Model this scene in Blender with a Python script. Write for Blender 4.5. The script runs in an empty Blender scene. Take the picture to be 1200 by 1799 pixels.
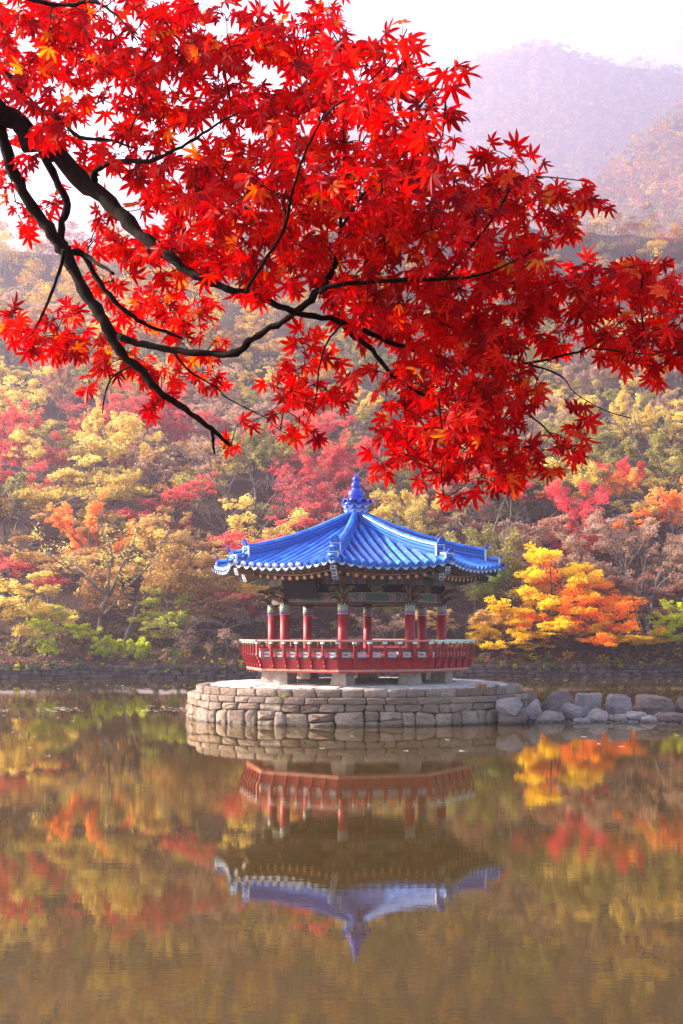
import bpy, math, random
import numpy as np
from mathutils import Vector, Matrix, Euler
R = math.radians
PI = math.pi
S = bpy.context.scene
COL = S.collection
rng = random.Random(7)
nr = np.random.RandomState(11)

# ------------------------------------------------------------------ camera, sky, sun, exposure
CH, FPX, HY = 2.45, 2280.0, 1112.0       # eye height, focal length in photo pixels, horizon row
cam = bpy.data.objects.new('camera', bpy.data.cameras.new('camera'))
COL.objects.link(cam)
cam.location = (0, 0, CH); cam.rotation_euler = (R(90), 0, 0)
cam.data.sensor_fit = 'HORIZONTAL'; cam.data.sensor_width = 36
cam.data.lens = 36 * FPX / 1200
cam.data.shift_y = (HY - 899.5) / 1200
cam.data.clip_start = 0.1; cam.data.clip_end = 6000
S.camera = cam

SUN_EL, SUN_AZ = R(26), R(-76)            # azimuth from +Y towards +X
world = bpy.data.worlds.new('World'); S.world = world; world.use_nodes = True
wn, wl = world.node_tree.nodes, world.node_tree.links
sky = wn.new('ShaderNodeTexSky'); sky.sky_type = 'NISHITA'; sky.sun_disc = False
sky.sun_elevation = SUN_EL; sky.sun_rotation = SUN_AZ; sky.dust_density = 2.5; sky.air_density = 1.0
wl.new(sky.outputs[0], wn['Background'].inputs[0]); wn['Background'].inputs[1].default_value = 0.14
sd = bpy.data.lights.new('sun', 'SUN'); sd.energy = 5.0; sd.angle = R(0.6); sd.color = (1.0, 0.90, 0.78)
sun = bpy.data.objects.new('sun', sd); COL.objects.link(sun)
sdir = Vector((math.cos(SUN_EL) * math.sin(SUN_AZ), math.cos(SUN_EL) * math.cos(SUN_AZ), math.sin(SUN_EL)))
sun.rotation_euler = sdir.to_track_quat('Z', 'Y').to_euler(); sun.location = sdir * 60
S.view_settings.view_transform = 'Standard'; S.view_settings.look = 'None'
S.view_settings.gamma = 1; S.view_settings.exposure = 1.75
S.view_settings.use_curve_mapping = False
S.render.engine = 'CYCLES'
S.cycles.use_denoising = True
S.cycles.max_bounces = 8; S.cycles.volume_bounces = 2; S.cycles.transparent_max_bounces = 8
S.cycles.sample_clamp_indirect = 6.0

# ------------------------------------------------------------------ helpers
def tag(o, label=None, cat=None, group=None, kind=None):
    if label: o['label'] = label
    if cat: o['category'] = cat
    if group: o['group'] = group
    if kind: o['kind'] = kind
    return o

def empty(name, loc=(0, 0, 0), rz=0, parent=None):
    o = bpy.data.objects.new(name, None); COL.objects.link(o)
    o.location = loc; o.rotation_euler = (0, 0, rz); o.parent = parent; o.empty_display_size = .2
    return o

def at(px, py, Y):
    return Vector(((px - 600) * Y / FPX, Y, CH + (HY - py) * Y / FPX))

class MB:
    def __init__(s): s.v = []; s.f = []; s.m = []; s.sm = []
    def add(s, vs, fs, mi=0, smooth=False, M=None):
        b = len(s.v)
        s.v += [tuple(M @ Vector(p)) if M is not None else tuple(p) for p in vs]
        for f in fs:
            s.f.append(tuple(i + b for i in f)); s.m.append(mi); s.sm.append(smooth)
        return s
    def box(s, c, d, M=None, mi=0, taper=1.0):
        x, y, z = d[0] / 2, d[1] / 2, d[2] / 2
        vs = [(c[0] + i * x * (taper if k > 0 else 1), c[1] + j * y * (taper if k > 0 else 1), c[2] + k * z)
              for k in (-1, 1) for i, j in ((-1, -1), (1, -1), (1, 1), (-1, 1))]
        return s.add(vs, [(3, 2, 1, 0), (4, 5, 6, 7), (0, 1, 5, 4), (1, 2, 6, 5), (2, 3, 7, 6), (3, 0, 4, 7)], mi, False, M)
    def lathe(s, prof, n=16, M=None, mi=0, smooth=True, cap=True):
        vs = []
        for r, z in prof:
            for i in range(n):
                a = 2 * PI * i / n; vs.append((r * math.cos(a), r * math.sin(a), z))
        fs = []
        for k in range(len(prof) - 1):
            for i in range(n):
                j = (i + 1) % n
                fs.append((k * n + i, k * n + j, (k + 1) * n + j, (k + 1) * n + i))
        s.add(vs, fs, mi, smooth, M)
        if cap:
            b = len(s.v) - len(vs)
            s.f.append(tuple(b + i for i in reversed(range(n)))); s.m.append(mi); s.sm.append(False)
            e = b + (len(prof) - 1) * n
            s.f.append(tuple(e + i for i in range(n))); s.m.append(mi); s.sm.append(False)
        return s
    def tube(s, pts, rad, n=6, mi=0, smooth=True, flat=None):
        pts = [Vector(p) for p in pts]; vs = []
        up = Vector((0.13, 0.31, 0.94)).normalized()
        for i, p in enumerate(pts):
            t = (pts[min(i + 1, len(pts) - 1)] - pts[max(i - 1, 0)])
            t = t.normalized() if t.length > 1e-9 else Vector((0, 0, 1))
            a = t.cross(up)
            a = a.normalized() if a.length > 1e-4 else t.orthogonal().normalized()
            b = a.cross(t).normalized()
            r = rad[i] if isinstance(rad, (list, tuple)) else rad
            for k in range(n):
                q = 2 * PI * k / n
                vs.append(p + a * (r * math.cos(q)) + b * (r * math.sin(q)))
        fs = []
        for i in range(len(pts) - 1):
            for k in range(n):
                j = (k + 1) % n
                fs.append((i * n + k, i * n + j, (i + 1) * n + j, (i + 1) * n + k))
        fs.append(tuple(reversed(range(n)))); fs.append(tuple((len(pts) - 1) * n + k for k in range(n)))
        return s.add(vs, fs, mi, smooth)
    def prism(s, poly, h0, h1, M=None, mi=0):       # poly in xy extruded z h0..h1
        n = len(poly)
        vs = [(x, y, h0) for x, y in poly] + [(x, y, h1) for x, y in poly]
        fs = [tuple(reversed(range(n))), tuple(range(n, 2 * n))] + [(i, (i + 1) % n, n + (i + 1) % n, n + i) for i in range(n)]
        return s.add(vs, fs, mi, False, M)
    def mesh(s, name, mats):
        me = bpy.data.meshes.new(name); me.from_pydata([tuple(v) for v in s.v], [], s.f)
        for m in (mats if isinstance(mats, (list, tuple)) else [mats]): me.materials.append(m)
        me.polygons.foreach_set('material_index', s.m); me.polygons.foreach_set('use_smooth', s.sm)
        me.update(); return me
    def build(s, name, mats, parent=None, **k):
        return link(name, s.mesh(name, mats), parent, **k)

def link(name, me, parent=None, M=None, kind=None):
    o = bpy.data.objects.new(name, me); COL.objects.link(o)
    if parent is not None: o.parent = parent
    if M is not None: o.matrix_basis = M
    if kind: o['kind'] = kind
    return o

def np_mesh(name, V, F, mats, smooth=False, attr=None, col=None):
    """V (n,3) F (m,k) of equal size polygons"""
    me = bpy.data.meshes.new(name); k = F.shape[1]
    me.vertices.add(len(V)); me.vertices.foreach_set('co', V.astype(np.float32).ravel())
    me.loops.add(F.size); me.loops.foreach_set('vertex_index', F.astype(np.int32).ravel())
    me.polygons.add(len(F)); me.polygons.foreach_set('loop_start', np.arange(0, F.size, k, dtype=np.int32))
    me.polygons.foreach_set('use_smooth', np.full(len(F), smooth))
    for m in (mats if isinstance(mats, (list, tuple)) else [mats]): me.materials.append(m)
    if attr is not None:
        a = me.attributes.new('tone', 'FLOAT', 'POINT'); a.data.foreach_set('value', attr.astype(np.float32))
    if col is not None:
        a = me.attributes.new('col', 'FLOAT_COLOR', 'POINT')
        a.data.foreach_set('color', np.hstack([col, np.ones((len(col), 1))]).astype(np.float32).ravel())
    me.update(calc_edges=True); me.validate(); return me

def frame(x, y, z, loc):
    M = Matrix.Identity(4)
    for i in range(3): M[i][0] = x[i]; M[i][1] = y[i]; M[i][2] = z[i]; M[i][3] = loc[i]
    return M

# ------------------------------------------------------------------ materials
class NT:
    def __init__(s, name):
        s.m = bpy.data.materials.new(name); s.m.use_nodes = True
        s.t = s.m.node_tree; s.n = s.t.nodes; s.l = s.t.links; s.b = s.n['Principled BSDF']; s.out = s.n['Material Output']
    def new(s, t, **k):
        n = s.n.new(t)
        for a, v in k.items(): setattr(n, a, v)
        return n
    def put(s, sock, v):
        if hasattr(v, 'links') and hasattr(v, 'is_output'): s.l.new(v, sock)
        else: sock.default_value = v
    def coord(s, scale=(1, 1, 1), kind='Object'):
        tc = s.new('ShaderNodeTexCoord'); mp = s.new('ShaderNodeMapping'); s.l.new(tc.outputs[kind], mp.inputs[0])
        mp.inputs['Scale'].default_value = scale; return mp.outputs[0]
    def noise(s, scale=5, detail=4, rough=.55, co=None, dist=0):
        n = s.new('ShaderNodeTexNoise'); n.inputs['Scale'].default_value = scale; n.inputs['Detail'].default_value = detail
        n.inputs['Roughness'].default_value = rough; n.inputs['Distortion'].default_value = dist
        if co is not None: s.l.new(co, n.inputs['Vector'])
        return n.outputs['Fac']
    def ramp(s, fac, stops, interp='LINEAR'):
        r = s.new('ShaderNodeValToRGB'); e = r.color_ramp.elements; r.color_ramp.interpolation = interp
        while len(e) < len(stops): e.new(.5)
        for el, (p, c) in zip(e, stops): el.position = p; el.color = (*c, 1)
        s.put(r.inputs[0], fac); return r.outputs[0]
    def mix(s, f, a, b, mode='MIX'):
        m = s.new('ShaderNodeMix', data_type='RGBA', blend_type=mode)
        s.put(m.inputs['Factor'], f)
        for k, v in ((6, a), (7, b)): s.put(m.inputs[k], (*v, 1) if isinstance(v, tuple) and len(v) == 3 else v)
        return m.outputs[2]
    def math(s, op, a, b=0, c=None):
        m = s.new('ShaderNodeMath', operation=op); s.put(m.inputs[0], a); s.put(m.inputs[1], b)
        if c is not None: s.put(m.inputs[2], c)
        return m.outputs[0]
    def bump(s, h, strength=.5, dist=.02):
        b = s.new('ShaderNodeBump'); b.inputs['Strength'].default_value = strength; b.inputs['Distance'].default_value = dist
        s.put(b.inputs['Height'], h); return b.outputs[0]
    def fin(s, color=None, rough=.6, normal=None, spec=.4):
        if color is not None: s.put(s.b.inputs['Base Color'], (*color, 1) if isinstance(color, tuple) and len(color) == 3 else color)
        s.put(s.b.inputs['Roughness'], rough)
        if normal is not None: s.put(s.b.inputs['Normal'], normal)
        s.b.inputs['Specular IOR Level'].default_value = spec
        return s.m

def paint(name, c, rough=.5, var=.25, spec=.4, wear=None):
    t = NT(name); co = t.coord()
    n = t.noise(9, 5, .6, co)
    dark = tuple(x * (1 - var) for x in c); lite = tuple(min(1, x * (1 + var * .7)) for x in c)
    col = t.ramp(n, [(.3, dark), (.7, lite)])
    if wear:
        w = t.ramp(t.noise(38, 6, .75, co), [(.62, (0, 0, 0)), (.72, (1, 1, 1))])
        col = t.mix(w, col, wear)
    return t.fin(col, rough, t.bump(t.noise(60, 3, .6, co), .25, .004), spec)

def stone_mat(name, c1, c2, moss=.25, wet=True, bs=1.0):
    t = NT(name); co = t.coord(); g = t.new('ShaderNodeNewGeometry'); oi = t.new('ShaderNodeObjectInfo')
    rn = oi.outputs['Random']
    base = t.mix(rn, c1, c2)
    n1 = t.noise(3.5, 7, .65, co); n2 = t.noise(22, 6, .7, co)
    col = t.mix(t.ramp(n1, [(.35, (0, 0, 0)), (.68, (1, 1, 1))]), base, t.mix(.5, base, (.16, .10, .085)), 'MIX')
    col = t.mix(t.ramp(n2, [(.35, (.25, .25, .25)), (.75, (0, 0, 0))]), col, (.05, .035, .04))
    col = t.mix(t.ramp(t.noise(7, 4, .6, co), [(.6, (0, 0, 0)), (.72, (moss, moss, moss))]), col, (.10, .09, .035))
    sp = t.new('ShaderNodeSeparateXYZ'); t.l.new(g.outputs['Position'], sp.inputs[0])
    rough = .85
    if wet:
        h = t.math('ADD', sp.outputs[2], t.math('MULTIPLY', t.noise(6, 3, .5, co), .08))
        wf = t.ramp(h, [(.06, (1, 1, 1)), (.13, (0, 0, 0))])
        col = t.mix(wf, col, t.mix(.7, col, (.02, .014, .012)))
        rough = t.math('SUBTRACT', .85, t.math('MULTIPLY', wf, .5))
    n3 = t.noise(70, 5, .7, co)
    vo = t.new('ShaderNodeTexVoronoi'); vo.inputs['Scale'].default_value = 6; t.l.new(t.coord((1, 1, 2.2)), vo.inputs[0])
    col = t.mix(t.ramp(n3, [(.4, (.35,) * 3), (.6, (0, 0, 0))]), col, (.03, .022, .02)) if bs >= 1 else col
    hh = t.math('ADD', t.math('ADD', t.math('MULTIPLY', n2, .8), t.math('MULTIPLY', vo.outputs['Distance'], .5)), t.math('ADD', n1, t.math('MULTIPLY', n3, .25)))
    return t.fin(col, rough, t.bump(hh, 1.0 * bs, .075), .35)

def leaf_mat(name, stops, trans=.45, sat_trans=1.3, rough=.5, use_col=False, tone=True):
    t = NT(name); g = t.new('ShaderNodeNewGeometry'); oi = t.new('ShaderNodeObjectInfo')
    if use_col:
        a = t.new('ShaderNodeAttribute', attribute_name='col'); col = a.outputs['Color']
        f = t.math('MULTIPLY_ADD', g.outputs['Random Per Island'], .5, .75)
        col = t.mix(1.0, col, t.ramp(g.outputs['Random Per Island'], [(0, (.65,) * 3), (1, (1, 1, 1))]), 'MULTIPLY')
    else:
        a = t.new('ShaderNodeAttribute', attribute_name='tone')
        if tone:
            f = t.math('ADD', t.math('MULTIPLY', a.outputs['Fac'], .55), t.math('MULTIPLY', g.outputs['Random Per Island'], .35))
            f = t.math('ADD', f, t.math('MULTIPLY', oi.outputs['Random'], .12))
        else:
            f = t.math('FRACT', t.math('ADD', g.outputs['Random Per Island'], t.math('MULTIPLY', oi.outputs['Random'], 7.31)))
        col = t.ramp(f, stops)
    if not tone and not use_col:
        gp = t.new('ShaderNodeNewGeometry'); nz = t.noise(95, 4, .7, gp.outputs['Position'])
        col = t.mix(t.ramp(nz, [(.52, (0, 0, 0)), (.70, (.75,) * 3)]), col, (.16, .012, .008))
    d = t.new('ShaderNodeBsdfPrincipled'); t.l.new(col, d.inputs['Base Color']); d.inputs['Roughness'].default_value = rough
    d.inputs['Specular IOR Level'].default_value = .25
    tr = t.new('ShaderNodeBsdfTranslucent')
    hs = t.new('ShaderNodeHueSaturation'); hs.inputs['Saturation'].default_value = 1.1; hs.inputs['Value'].default_value = sat_trans
    t.l.new(col, hs.inputs['Color']); t.l.new(hs.outputs[0], tr.inputs[0])
    mx = t.new('ShaderNodeMixShader'); mx.inputs[0].default_value = trans
    t.l.new(d.outputs[0], mx.inputs[1]); t.l.new(tr.outputs[0], mx.inputs[2]); t.l.new(mx.outputs[0], t.out.inputs[0])
    t.n.remove(t.b)
    return t.m

def bark_mat(name, c, c2, sc=1.0):
    t = NT(name); co = t.coord((1, 1, .3))
    n = t.noise(14 * sc, 7, .7, co); n2 = t.noise(3 * sc, 3, .5, co)
    col = t.mix(n2, c, c2)
    col = t.mix(t.ramp(n, [(.35, (.6,) * 3), (.6, (0, 0, 0))]), col, tuple(x * .35 for x in c))
    return t.fin(col, .9, t.bump(n, 1.0, .035 / sc), .08)

M_RED = paint('red_paint', (.30, .010, .015), .5, .35, .3, (.40, .12, .10))
M_RED2 = paint('dark_red_paint', (.22, .018, .02), .5, .3)
M_PINK = paint('pink_paint', (.50, .20, .17), .5, .2)  # pink of the handrails
M_TAN = paint('worn_tan_wood', (.38, .21, .13), .7, .3)
M_CAP = paint('pale_mint_paint', (.62, .66, .60), .5, .12)
M_MINT = paint('green_paint', (.04, .22, .13), .5, .3)
M_DGREEN = paint('dark_green_paint', (.028, .055, .036), .55, .35)
M_PANEL = paint('grey_blue_panel', (.36, .42, .46), .55, .15)
M_OCHRE = paint('ochre_paint', (.30, .15, .05), .55, .3)
M_GREENGOLD = paint('gilded_green_paint', (.075, .065, .03), .5, .35)
M_WHITE = paint('white_paint', (.75, .74, .72), .5, .1)
M_PURPLE = paint('violet_paint', (.10, .07, .26), .5, .25)
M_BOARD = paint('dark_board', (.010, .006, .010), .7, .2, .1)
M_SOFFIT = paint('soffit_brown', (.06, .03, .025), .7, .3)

def tile_mat(name, c1, c2, rough):
    t = NT(name); co = t.coord(); oi = t.new('ShaderNodeObjectInfo')
    g = t.new('ShaderNodeNewGeometry')
    f = t.math('FRACT', t.math('ADD', oi.outputs['Random'], g.outputs['Random Per Island']))
    col = t.mix(f, c1, c2)
    n = t.noise(14, 5, .7, co)
    col = t.mix(t.ramp(t.noise(2.3, 5, .7, t.coord()), [(.52, (0, 0, 0)), (.72, (.45,) * 3)]), t.mix(t.ramp(n, [(.5, (0, 0, 0)), (.75, (.35,) * 3)]), col, (.16, .27, .52)), (.03, .05, .10))
    return t.fin(col, t.math('MULTIPLY_ADD', n, .2, rough - .1), t.bump(n, .2, .006), .36)
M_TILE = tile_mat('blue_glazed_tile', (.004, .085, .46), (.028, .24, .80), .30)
M_TILE_SHADE = tile_mat('shaded_blue_tile', (.006, .035, .24), (.010, .055, .32), .36)  # blue darkened to deepen the shadow between cover tile rows
M_TILE_END = tile_mat('pale_glazed_end', (.16, .30, .62), (.40, .50, .72), .35)
M_TILE_CREAM = tile_mat('cream_and_sunlit_glaze', (.50, .55, .62), (.60, .62, .72), .35)  # cream ridge frames; also sunlight put into the left-face tile ends
M_FINIAL = tile_mat('cobalt_finial', (.012, .03, .42), (.02, .05, .5), .16)

def rafter_end_mat():
    t = NT('rafter_flower_paint'); tc = t.new('ShaderNodeTexCoord'); sp = t.new('ShaderNodeSeparateXYZ')
    t.l.new(tc.outputs['Object'], sp.inputs[0])
    x, z = sp.outputs[0], sp.outputs[1]
    r = t.math('SQRT', t.math('ADD', t.math('MULTIPLY', x, x), t.math('MULTIPLY', z, z)))
    a = t.math('ARCTAN2', z, x)
    pet = t.math('MULTIPLY_ADD', t.math('COSINE', t.math('MULTIPLY', a, 6.0)), .010, .034)
    inside = t.math('LESS_THAN', r, pet)
    ring = t.math('GREATER_THAN', r, .05)
    dot = t.math('LESS_THAN', r, .010)
    c = t.mix(inside, (.42, .075, .03), (.62, .45, .22))
    c = t.mix(dot, c, (.35, .03, .03))
    c = t.mix(ring, c, (.50, .20, .08))
    return t.fin(c, .6)
M_FLOWER = rafter_end_mat()

def band_mat():
    """painted dancheong on the column heads: black dotted ring, green and gold lozenges, violet wave"""
    t = NT('painted_column_band'); tc = t.new('ShaderNodeTexCoord'); sp = t.new('ShaderNodeSeparateXYZ')
    t.l.new(tc.outputs['Object'], sp.inputs[0]); x, y, z = sp.outputs
    a = t.math('ARCTAN2', y, x)
    w = t.math('MULTIPLY', t.math('SINE', t.math('MULTIPLY', a, 6.0)), .022)
    zz = t.math('ADD', z, w)
    loz = t.math('SINE', t.math('MULTIPLY', zz, 95.0))
    c = t.ramp(t.math('MULTIPLY_ADD', loz, .5, .5), [(.0, (.045, .11, .05)), (.35, (.05, .16, .08)), (.5, (.55, .42, .12)), (.72, (.08, .10, .30)), (.9, (.50, .46, .32))], 'CONSTANT')
    vio = t.math('MULTIPLY', t.math('LESS_THAN', t.math('ADD', z, t.math('MULTIPLY', w, .5)), .075), t.math('GREATER_THAN', z, .02))
    c = t.mix(vio, c, (.13, .10, .42))
    edge = t.math('LESS_THAN', z, .018); c = t.mix(edge, c, (.60, .55, .40))
    blk = t.math('GREATER_THAN', z, .255); c = t.mix(blk, c, (.012, .012, .014))
    dots = t.math('MULTIPLY', t.math('GREATER_THAN', t.math('COSINE', t.math('MULTIPLY', a, 10.0)), .72),
                  t.math('MULTIPLY', t.math('GREATER_THAN', z, .268), t.math('LESS_THAN', z, .296)))
    c = t.mix(dots, c, (.75, .74, .70))
    return t.fin(c, .5)
M_BAND = band_mat()

def beam_mat():
    """painted beam: dark green centre panel, chevrons of violet, red and ochre towards the ends (x along the beam)"""
    t = NT('painted_beam'); tc = t.new('ShaderNodeTexCoord'); sp = t.new('ShaderNodeSeparateXYZ')
    t.l.new(tc.outputs['Object'], sp.inputs[0]); x, y, z = sp.outputs
    ax = t.math('ABSOLUTE', x)
    ch = t.math('ADD', ax, t.math('MULTIPLY', t.math('ABSOLUTE', z), .45))
    c = t.ramp(ch, [(0, (.018, .05, .035)), (.36, (.42, .40, .30)), (.375, (.16, .025, .02)), (.43, (.30, .17, .06)), (.47, (.10, .06, .30)),
                    (.53, (.34, .28, .14)), (.55, (.15, .028, .02)), (.62, (.05, .10, .07)), (.70, (.36, .16, .05)), (.74, (.09, .05, .26)), (.80, (.04, .09, .06)), (.88, (.20, .06, .03))], 'CONSTANT')
    n = t.noise(40, 3, .6, t.coord()); c = t.mix(t.ramp(n, [(.45, (0, 0, 0)), (.6, (.55,) * 3)]), c, (.035, .03, .02))
    bd = t.math('GREATER_THAN', t.math('ABSOLUTE', z), .108); c = t.mix(bd, c, (.26, .24, .13))
    return t.fin(c, .55)
M_BEAM = beam_mat()

M_GRAN = stone_mat('pale_granite', (.52, .42, .37), (.58, .49, .44), .1, False, .4)
M_WALLST = stone_mat('platform_stone', (.29, .19, .125), (.58, .44, .34), .45)
M_PAVE = stone_mat('paving_stone', (.62, .54, .50), (.76, .68, .64), .06, False, .5)
M_MORTAR = paint('dark_mortar', (.075, .05, .04), .9, .3)  # dark filling behind the stone joints
M_BANKST = stone_mat('bank_stone', (.07, .05, .048), (.23, .18, .17), .3)
M_ROCKD = stone_mat('dark_boulder', (.30, .20, .165), (.36, .255, .23), .3)
M_ROCKL = stone_mat('pale_boulder', (.58, .46, .42), (.66, .55, .53), .12)
M_ROCKG = stone_mat('grey_violet_boulder', (.46, .38, .40), (.54, .45, .48), .1)

M_BARK = bark_mat('grey_bark', (.15, .11, .09), (.27, .21, .18))
M_BARKD = bark_mat('dark_bark', (.06, .045, .04), (.11, .085, .075))
M_MAPLEBARK = bark_mat('maple_bark', (.014, .007, .006), (.028, .014, .011), 3.0)

def lm(name, stops):
    out = []
    for p, c in stops:
        g = .35 * c[0] + .5 * c[1] + .15 * c[2]; k = 1.12 if name[:3] in ('yel', 'gol', 'ora', 'lim') else 1.3; out.append((p, tuple(min(.9, (g + (q - g) * .84) * k) for q in c)))
    return leaf_mat(name, out)
LEAF = {
 'yellow': lm('yellow_leaves', [(0, (.34, .20, .03)), (.35, (.54, .38, .05)), (.7, (.72, .54, .09)), (1, (.78, .66, .18))]),
 'bright_yellow': leaf_mat('bright_yellow_leaves', [(0, (.50, .24, .02)), (.3, (.72, .46, .02)), (.7, (.84, .64, .03)), (1, (.86, .74, .07))], trans=.5, sat_trans=1.4),
 'bright_orange': leaf_mat('bright_orange_leaves', [(0, (.62, .13, .02)), (.3, (.84, .24, .02)), (.65, (.90, .38, .02)), (1, (.92, .60, .03))], trans=.5, sat_trans=1.4),
 'bright_lime': leaf_mat('bright_lime_leaves', [(0, (.26, .32, .01)), (.4, (.48, .52, .015)), (.8, (.70, .70, .02)), (1, (.82, .78, .05))], trans=.5, sat_trans=1.4),
 'gold': lm('gold_leaves', [(0, (.26, .12, .03)), (.35, (.42, .22, .05)), (.7, (.58, .36, .08)), (1, (.70, .50, .14))]),
 'orange': lm('orange_leaves', [(0, (.44, .09, .012)), (.3, (.76, .22, .02)), (.6, (.88, .34, .025)), (1, (.90, .54, .05))]),
 'red': lm('red_leaves', [(0, (.26, .03, .035)), (.4, (.48, .06, .055)), (.8, (.66, .12, .08)), (1, (.66, .25, .12))]),
 'crimson': lm('crimson_leaves', [(0, (.38, .025, .05)), (.5, (.74, .06, .08)), (1, (.85, .16, .14))]),
 'rust': lm('rust_leaves', [(0, (.14, .05, .03)), (.4, (.28, .11, .06)), (.8, (.42, .20, .11)), (1, (.50, .30, .15))]),
 'brown': lm('brown_leaves', [(0, (.15, .075, .05)), (.4, (.30, .17, .10)), (.8, (.42, .26, .17)), (1, (.55, .38, .24))]),
 'lime': lm('lime_leaves', [(0, (.14, .16, .012)), (.4, (.34, .34, .02)), (.8, (.56, .52, .03)), (1, (.66, .60, .06))]),
 'green': lm('green_leaves', [(0, (.045, .075, .012)), (.4, (.09, .15, .018)), (.8, (.20, .27, .025)), (1, (.34, .38, .04))]),
 'olive': lm('olive_leaves', [(0, (.09, .075, .025)), (.4, (.20, .17, .035)), (.8, (.36, .30, .05)), (1, (.50, .42, .09))]),
}
LEAFRGB = {'yellow': (.66, .42, .06), 'gold': (.55, .30, .06), 'orange': (.72, .24, .05), 'red': (.48, .10, .08), 'crimson': (.6, .08, .09), 'rust': (.30, .14, .08),
           'brown': (.34, .22, .14), 'lime': (.40, .38, .04), 'green': (.13, .19, .03), 'olive': (.26, .22, .06)}
M_FOREST = leaf_mat('forest_leaves', None, use_col=True)
M_MAPLE = leaf_mat('scarlet_maple_leaf', [(0, (.26, .002, .006)), (.25, (.50, .004, .006)), (.6, (.72, .006, .006)), (.93, (.82, .016, .006)), (.965, (.85, .10, .010)), (1, (.82, .26, .03))],
                   trans=.62, sat_trans=1.15, tone=False)

def ground_mat():
    t = NT('leafy_forest_floor'); co = t.coord()
    n = t.noise(.6, 6, .7, co); n2 = t.noise(9, 6, .8, co)
    c = t.ramp(n, [(.3, (.035, .022, .018)), (.55, (.065, .038, .026)), (.75, (.05, .05, .02))])
    c = t.mix(t.ramp(n2, [(.56, (0, 0, 0)), (.68, (.8,) * 3)]), c, (.17, .09, .05))
    return t.fin(c, .95, t.bump(n2, 1.0, .12), .1)
M_GROUND = ground_mat()
def water_mat():
    t = NT('still_lake_water'); co = t.coord((1.0, 3.2, 1))
    n = t.noise(1.8, 4, .55, co, .3); n2 = t.noise(9, 3, .5, co)
    nb = t.noise(.13, 3, .5, t.coord((1, 1.5, 1)))
    amp = t.ramp(nb, [(.4, (.25,) * 3), (.65, (1, 1, 1))])
    h = t.math('MULTIPLY', t.math('ADD', n, t.math('MULTIPLY', n2, .22)), amp)
    nor = t.bump(h, .035, .022)
    d = t.new('ShaderNodeBsdfDiffuse'); d.inputs[0].default_value = (.046, .028, .007, 1)
    gl = t.new('ShaderNodeBsdfGlossy'); gl.inputs['Roughness'].default_value = .012; gl.inputs[0].default_value = (1, .95, .80, 1)
    fr = t.new('ShaderNodeFresnel'); fr.inputs[0].default_value = 1.42
    mx = t.new('ShaderNodeMixShader')
    for s_ in (d.inputs['Normal'], gl.inputs['Normal'], fr.inputs['Normal']): t.l.new(nor, s_)
    t.l.new(fr.outputs[0], mx.inputs[0]); t.l.new(d.outputs[0], mx.inputs[1]); t.l.new(gl.outputs[0], mx.inputs[2])
    t.l.new(mx.outputs[0], t.out.inputs[0]); t.n.remove(t.b); return t.m
M_WATER = water_mat()

# ------------------------------------------------------------------ the setting: lake, shore, hills, haze
def wob(x, y, f, seed=0):
    return (np.sin(x * f + 1.3 * seed + 1.7 * np.sin(y * f * .7 + seed)) + np.sin(y * f * 1.3 + 2.1 * seed + 1.1 * np.sin(x * f * .9 - seed))) * .5
def bank_y(x): return 71.0 + np.clip(x, -40, 40) * .12 + .35 * np.sin(x * .33) + .2 * np.sin(x * .9)
def hill_z(x, y):
    x = np.asarray(x, float); y = np.asarray(y, float)
    d = y - bank_y(x)
    z = np.where(d < 6, .68 + d * .2, 1.88 + (d - 6) * .385)
    z = z + np.clip(d / 20, 0, 1) * (1.6 * wob(x, y, .055, 1) + .6 * wob(x, y, .17, 2)) + .12 * wob(x, y, .9, 3)
    z = z + .0010 * np.clip(d - 60, 0, 200) ** 2 - .10 * np.clip(d - 90, 0, 100) * np.clip((-x - 5) / 40, 0, 1)
    return z
def ridge_z(x, y):
    crest = 120 + 180 * np.clip((x - 16) / 166, 0, 1.25) ** .85
    f = np.clip(1 - np.abs(y - 725) / 370, 0, 1)
    return crest * f ** .9 + 7 * wob(x, y, .023, 4) + 2.5 * wob(x, y, .066, 5) - 10
PEAK = [(-500, 520), (-200, 430), (200, 330), (500, 235), (700, 160), (790, 118), (870, 84), (925, 76), (965, 66), (1000, 76), (1040, 93), (1080, 103), (1140, 110), (1200, 116), (1500, 160), (1900, 230)]
def far_z(x, y):
    px = 600 + x * FPX / 1300.0
    py = np.interp(px, [p[0] for p in PEAK], [p[1] for p in PEAK])
    crest = CH + (HY - py) * 1300 / FPX - 8
    f = np.clip(1 - np.abs(y - 1300) / 450, 0, 1)
    return crest * f ** .85 + (1 - f ** 2) * 11 * wob(x, y, .014, 6) + 2.5 * wob(x, y, .055, 7) - 14 * (1 - f)
def grid(name, fn, x0, x1, y0, y1, nx, ny, mat, ymap=None):
    xs = np.linspace(x0, x1, nx); ys = np.linspace(0, 1, ny)
    X, T = np.meshgrid(xs, ys)
    Y = y0 + T * (y1 - y0) if ymap is None else ymap(X, T)
    Z = fn(X, Y); V = np.stack([X, Y, Z], -1).reshape(-1, 3)
    i = np.arange(nx * ny).reshape(ny, nx)
    F = np.stack([i[:-1, :-1], i[:-1, 1:], i[1:, 1:], i[1:, :-1]], -1).reshape(-1, 4)
    return link(name, np_mesh(name, V, F, mat, True), kind='structure')

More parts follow.
